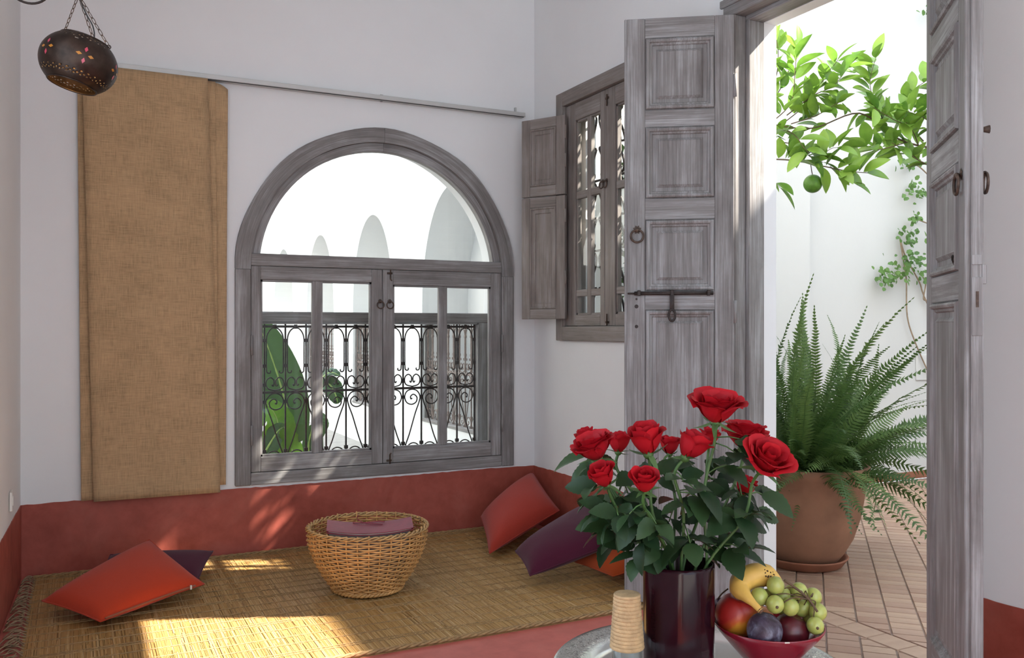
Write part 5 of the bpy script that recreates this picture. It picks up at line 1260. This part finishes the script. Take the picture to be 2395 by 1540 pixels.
# ------------------------------------------------------------------ banana plants in the patio
def big_leaf(P, wmax, mt, parent, org, nrm, torn=0.0, fold=0.25, name='leaf', peak=0.4):
    P = catmull(P, 8); k = len(P); V = []; F = []; cols = 8
    for i, p in enumerate(P):
        t = i / (k - 1); tg = (P[min(i + 1, k - 1)] - P[max(i - 1, 0)]).normalized(); sd_ = tg.cross(Vector(nrm)).normalized(); up = sd_.cross(tg)
        wv = wmax * (math.sin(PI * min(1, (t * 0.96 + 0.02)) ** 0.75)) ** 0.7 if 0 < t < 1 else 0.002
        for j in range(cols + 1):
            s = 2 * j / cols - 1; V.append(p + sd_ * s * wv + up * (fold * abs(s) * wv * (1 - 0.6 * abs(s)) + 0.004 * math.sin(i * 1.9 + j)) - org)
    for i in range(k - 1):
        for j in range(cols): F.append((i * (cols + 1) + j, i * (cols + 1) + j + 1, (i + 1) * (cols + 1) + j + 1, (i + 1) * (cols + 1) + j))
    o = MB().add(V, F).build(name, mt, parent, True)
    MB().tube([p - org for p in P], [0.011 * (1 - 0.8 * i / k) for i in range(k)], 6).build('midrib', 'midrib', o, True)
    return o
BO = Vector((0.98, 6.25, 0)); bp1 = empty('banana_plant', BO, 0, 'banana plant with large green leaves just outside the arched window', 'plant')
MB().tube([Vector((0, 0, 0)), Vector((0.02, 0, 0.4)), Vector((0.03, 0.02, 0.8))], [0.07, 0.055, 0.03], 10).build('stalk', 'stem_green', bp1, True)
def yp(px, py, Y):
    u = (px - 1197.5) / 2057; v = (770 - py) / 2057; d_ = camF + camR * u + Vector((0, 0, v)); return Vector((0, 0, 1.25)) + d_ * (Y / d_.y)
nv_ = (-0.25, -0.95, 0.2)
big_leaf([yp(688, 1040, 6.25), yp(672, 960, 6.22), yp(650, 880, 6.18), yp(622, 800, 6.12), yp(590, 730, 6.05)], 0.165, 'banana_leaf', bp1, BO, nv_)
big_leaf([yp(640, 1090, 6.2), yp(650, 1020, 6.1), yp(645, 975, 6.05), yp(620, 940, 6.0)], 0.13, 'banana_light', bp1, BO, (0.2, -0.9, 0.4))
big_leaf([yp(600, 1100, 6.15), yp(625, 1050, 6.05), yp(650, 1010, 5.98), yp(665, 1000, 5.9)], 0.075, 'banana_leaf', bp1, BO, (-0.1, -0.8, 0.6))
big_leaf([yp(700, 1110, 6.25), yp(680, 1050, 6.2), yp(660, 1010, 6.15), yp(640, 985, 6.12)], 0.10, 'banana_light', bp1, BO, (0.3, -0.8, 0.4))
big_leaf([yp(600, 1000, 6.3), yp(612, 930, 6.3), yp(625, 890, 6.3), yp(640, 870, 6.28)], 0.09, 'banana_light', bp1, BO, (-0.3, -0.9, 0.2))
BO2 = Vector((1.72, 6.9, 0)); bp2 = empty('banana_plant', BO2, 0, 'smaller banana plant with drooping leaves standing farther out in the patio', 'plant')
MB().tube([Vector((0, 0, 0)), Vector((0.0, 0.02, 0.5)), Vector((0.0, 0.02, 0.85))], [0.035, 0.028, 0.014], 8).build('stalk', 'stem_green', bp2, True)
big_leaf([yp(735, 930, 6.9), yp(755, 885, 6.85), yp(775, 872, 6.8), yp(795, 880, 6.75)], 0.075, 'banana_leaf', bp2, BO2, (0, -0.5, 0.85))
big_leaf([yp(745, 900, 6.9), yp(770, 900, 6.8), yp(785, 925, 6.75), yp(790, 945, 6.75)], 0.085, 'banana_leaf', bp2, BO2, (0.1, -0.9, 0.3))
big_leaf([yp(740, 960, 6.9), yp(750, 985, 6.8), yp(752, 1000, 6.75), yp(745, 1030, 6.7)], 0.06, 'banana_leaf', bp2, BO2, (0.1, -0.95, 0.2))
big_leaf([yp(742, 1095, 6.9), yp(722, 1055, 6.85), yp(728, 1010, 6.8), yp(735, 995, 6.8)], 0.05, 'banana_leaf', bp2, BO2, (-0.3, -0.9, 0.2))

# ------------------------------------------------------------------ leafy shrub outside the small side window
SO = Vector((3.22, 4.60, 0)); sb_ = empty('courtyard_shrub', SO, 0, 'green leafy shrub seen through the panes of the small side window', 'shrub')
MB().tube([(0, 0, 0), (0.02, 0.02, 0.9), (0.0, 0.05, 1.6), (0.03, 0.0, 2.4)], [0.02, 0.017, 0.013, 0.006], 7).build('stem', 'twig', sb_, True)
rq = random.Random(77); mb = MB()
for k in range(900):
    z = rq.uniform(1.3, 2.75) if k < 420 else rq.uniform(2.1, 3.05); wz = 0.16 * (0.5 + 0.5 * math.sin(z * 5)) + 0.05
    p = Vector((max(-0.24, rq.gauss(0, 0.5) * wz), rq.gauss(0, 0.5) * wz * 1.2 - 0.08, z))
    if k >= 420: p = Vector((rq.uniform(-0.22, 0.35), rq.uniform(-0.75, 0.12), z))  # extra upper leaves added to screen the dado from the sun
    m4 = frame(p, (rq.uniform(-1, 1), rq.uniform(-1, 1), rq.uniform(-.8, .5)), (rq.uniform(-1, 1), rq.uniform(-1, 1), 1))
    mb.add([m4 @ Vector(q) for q in ((0, 0, 0), (0.045, -0.022, 0.004), (0.10, 0, -0.006), (0.045, 0.022, 0.004))], [(0, 1, 2, 3)])
mb.build('foliage', 'fern_leaf', sb_)['kind'] = 'stuff'
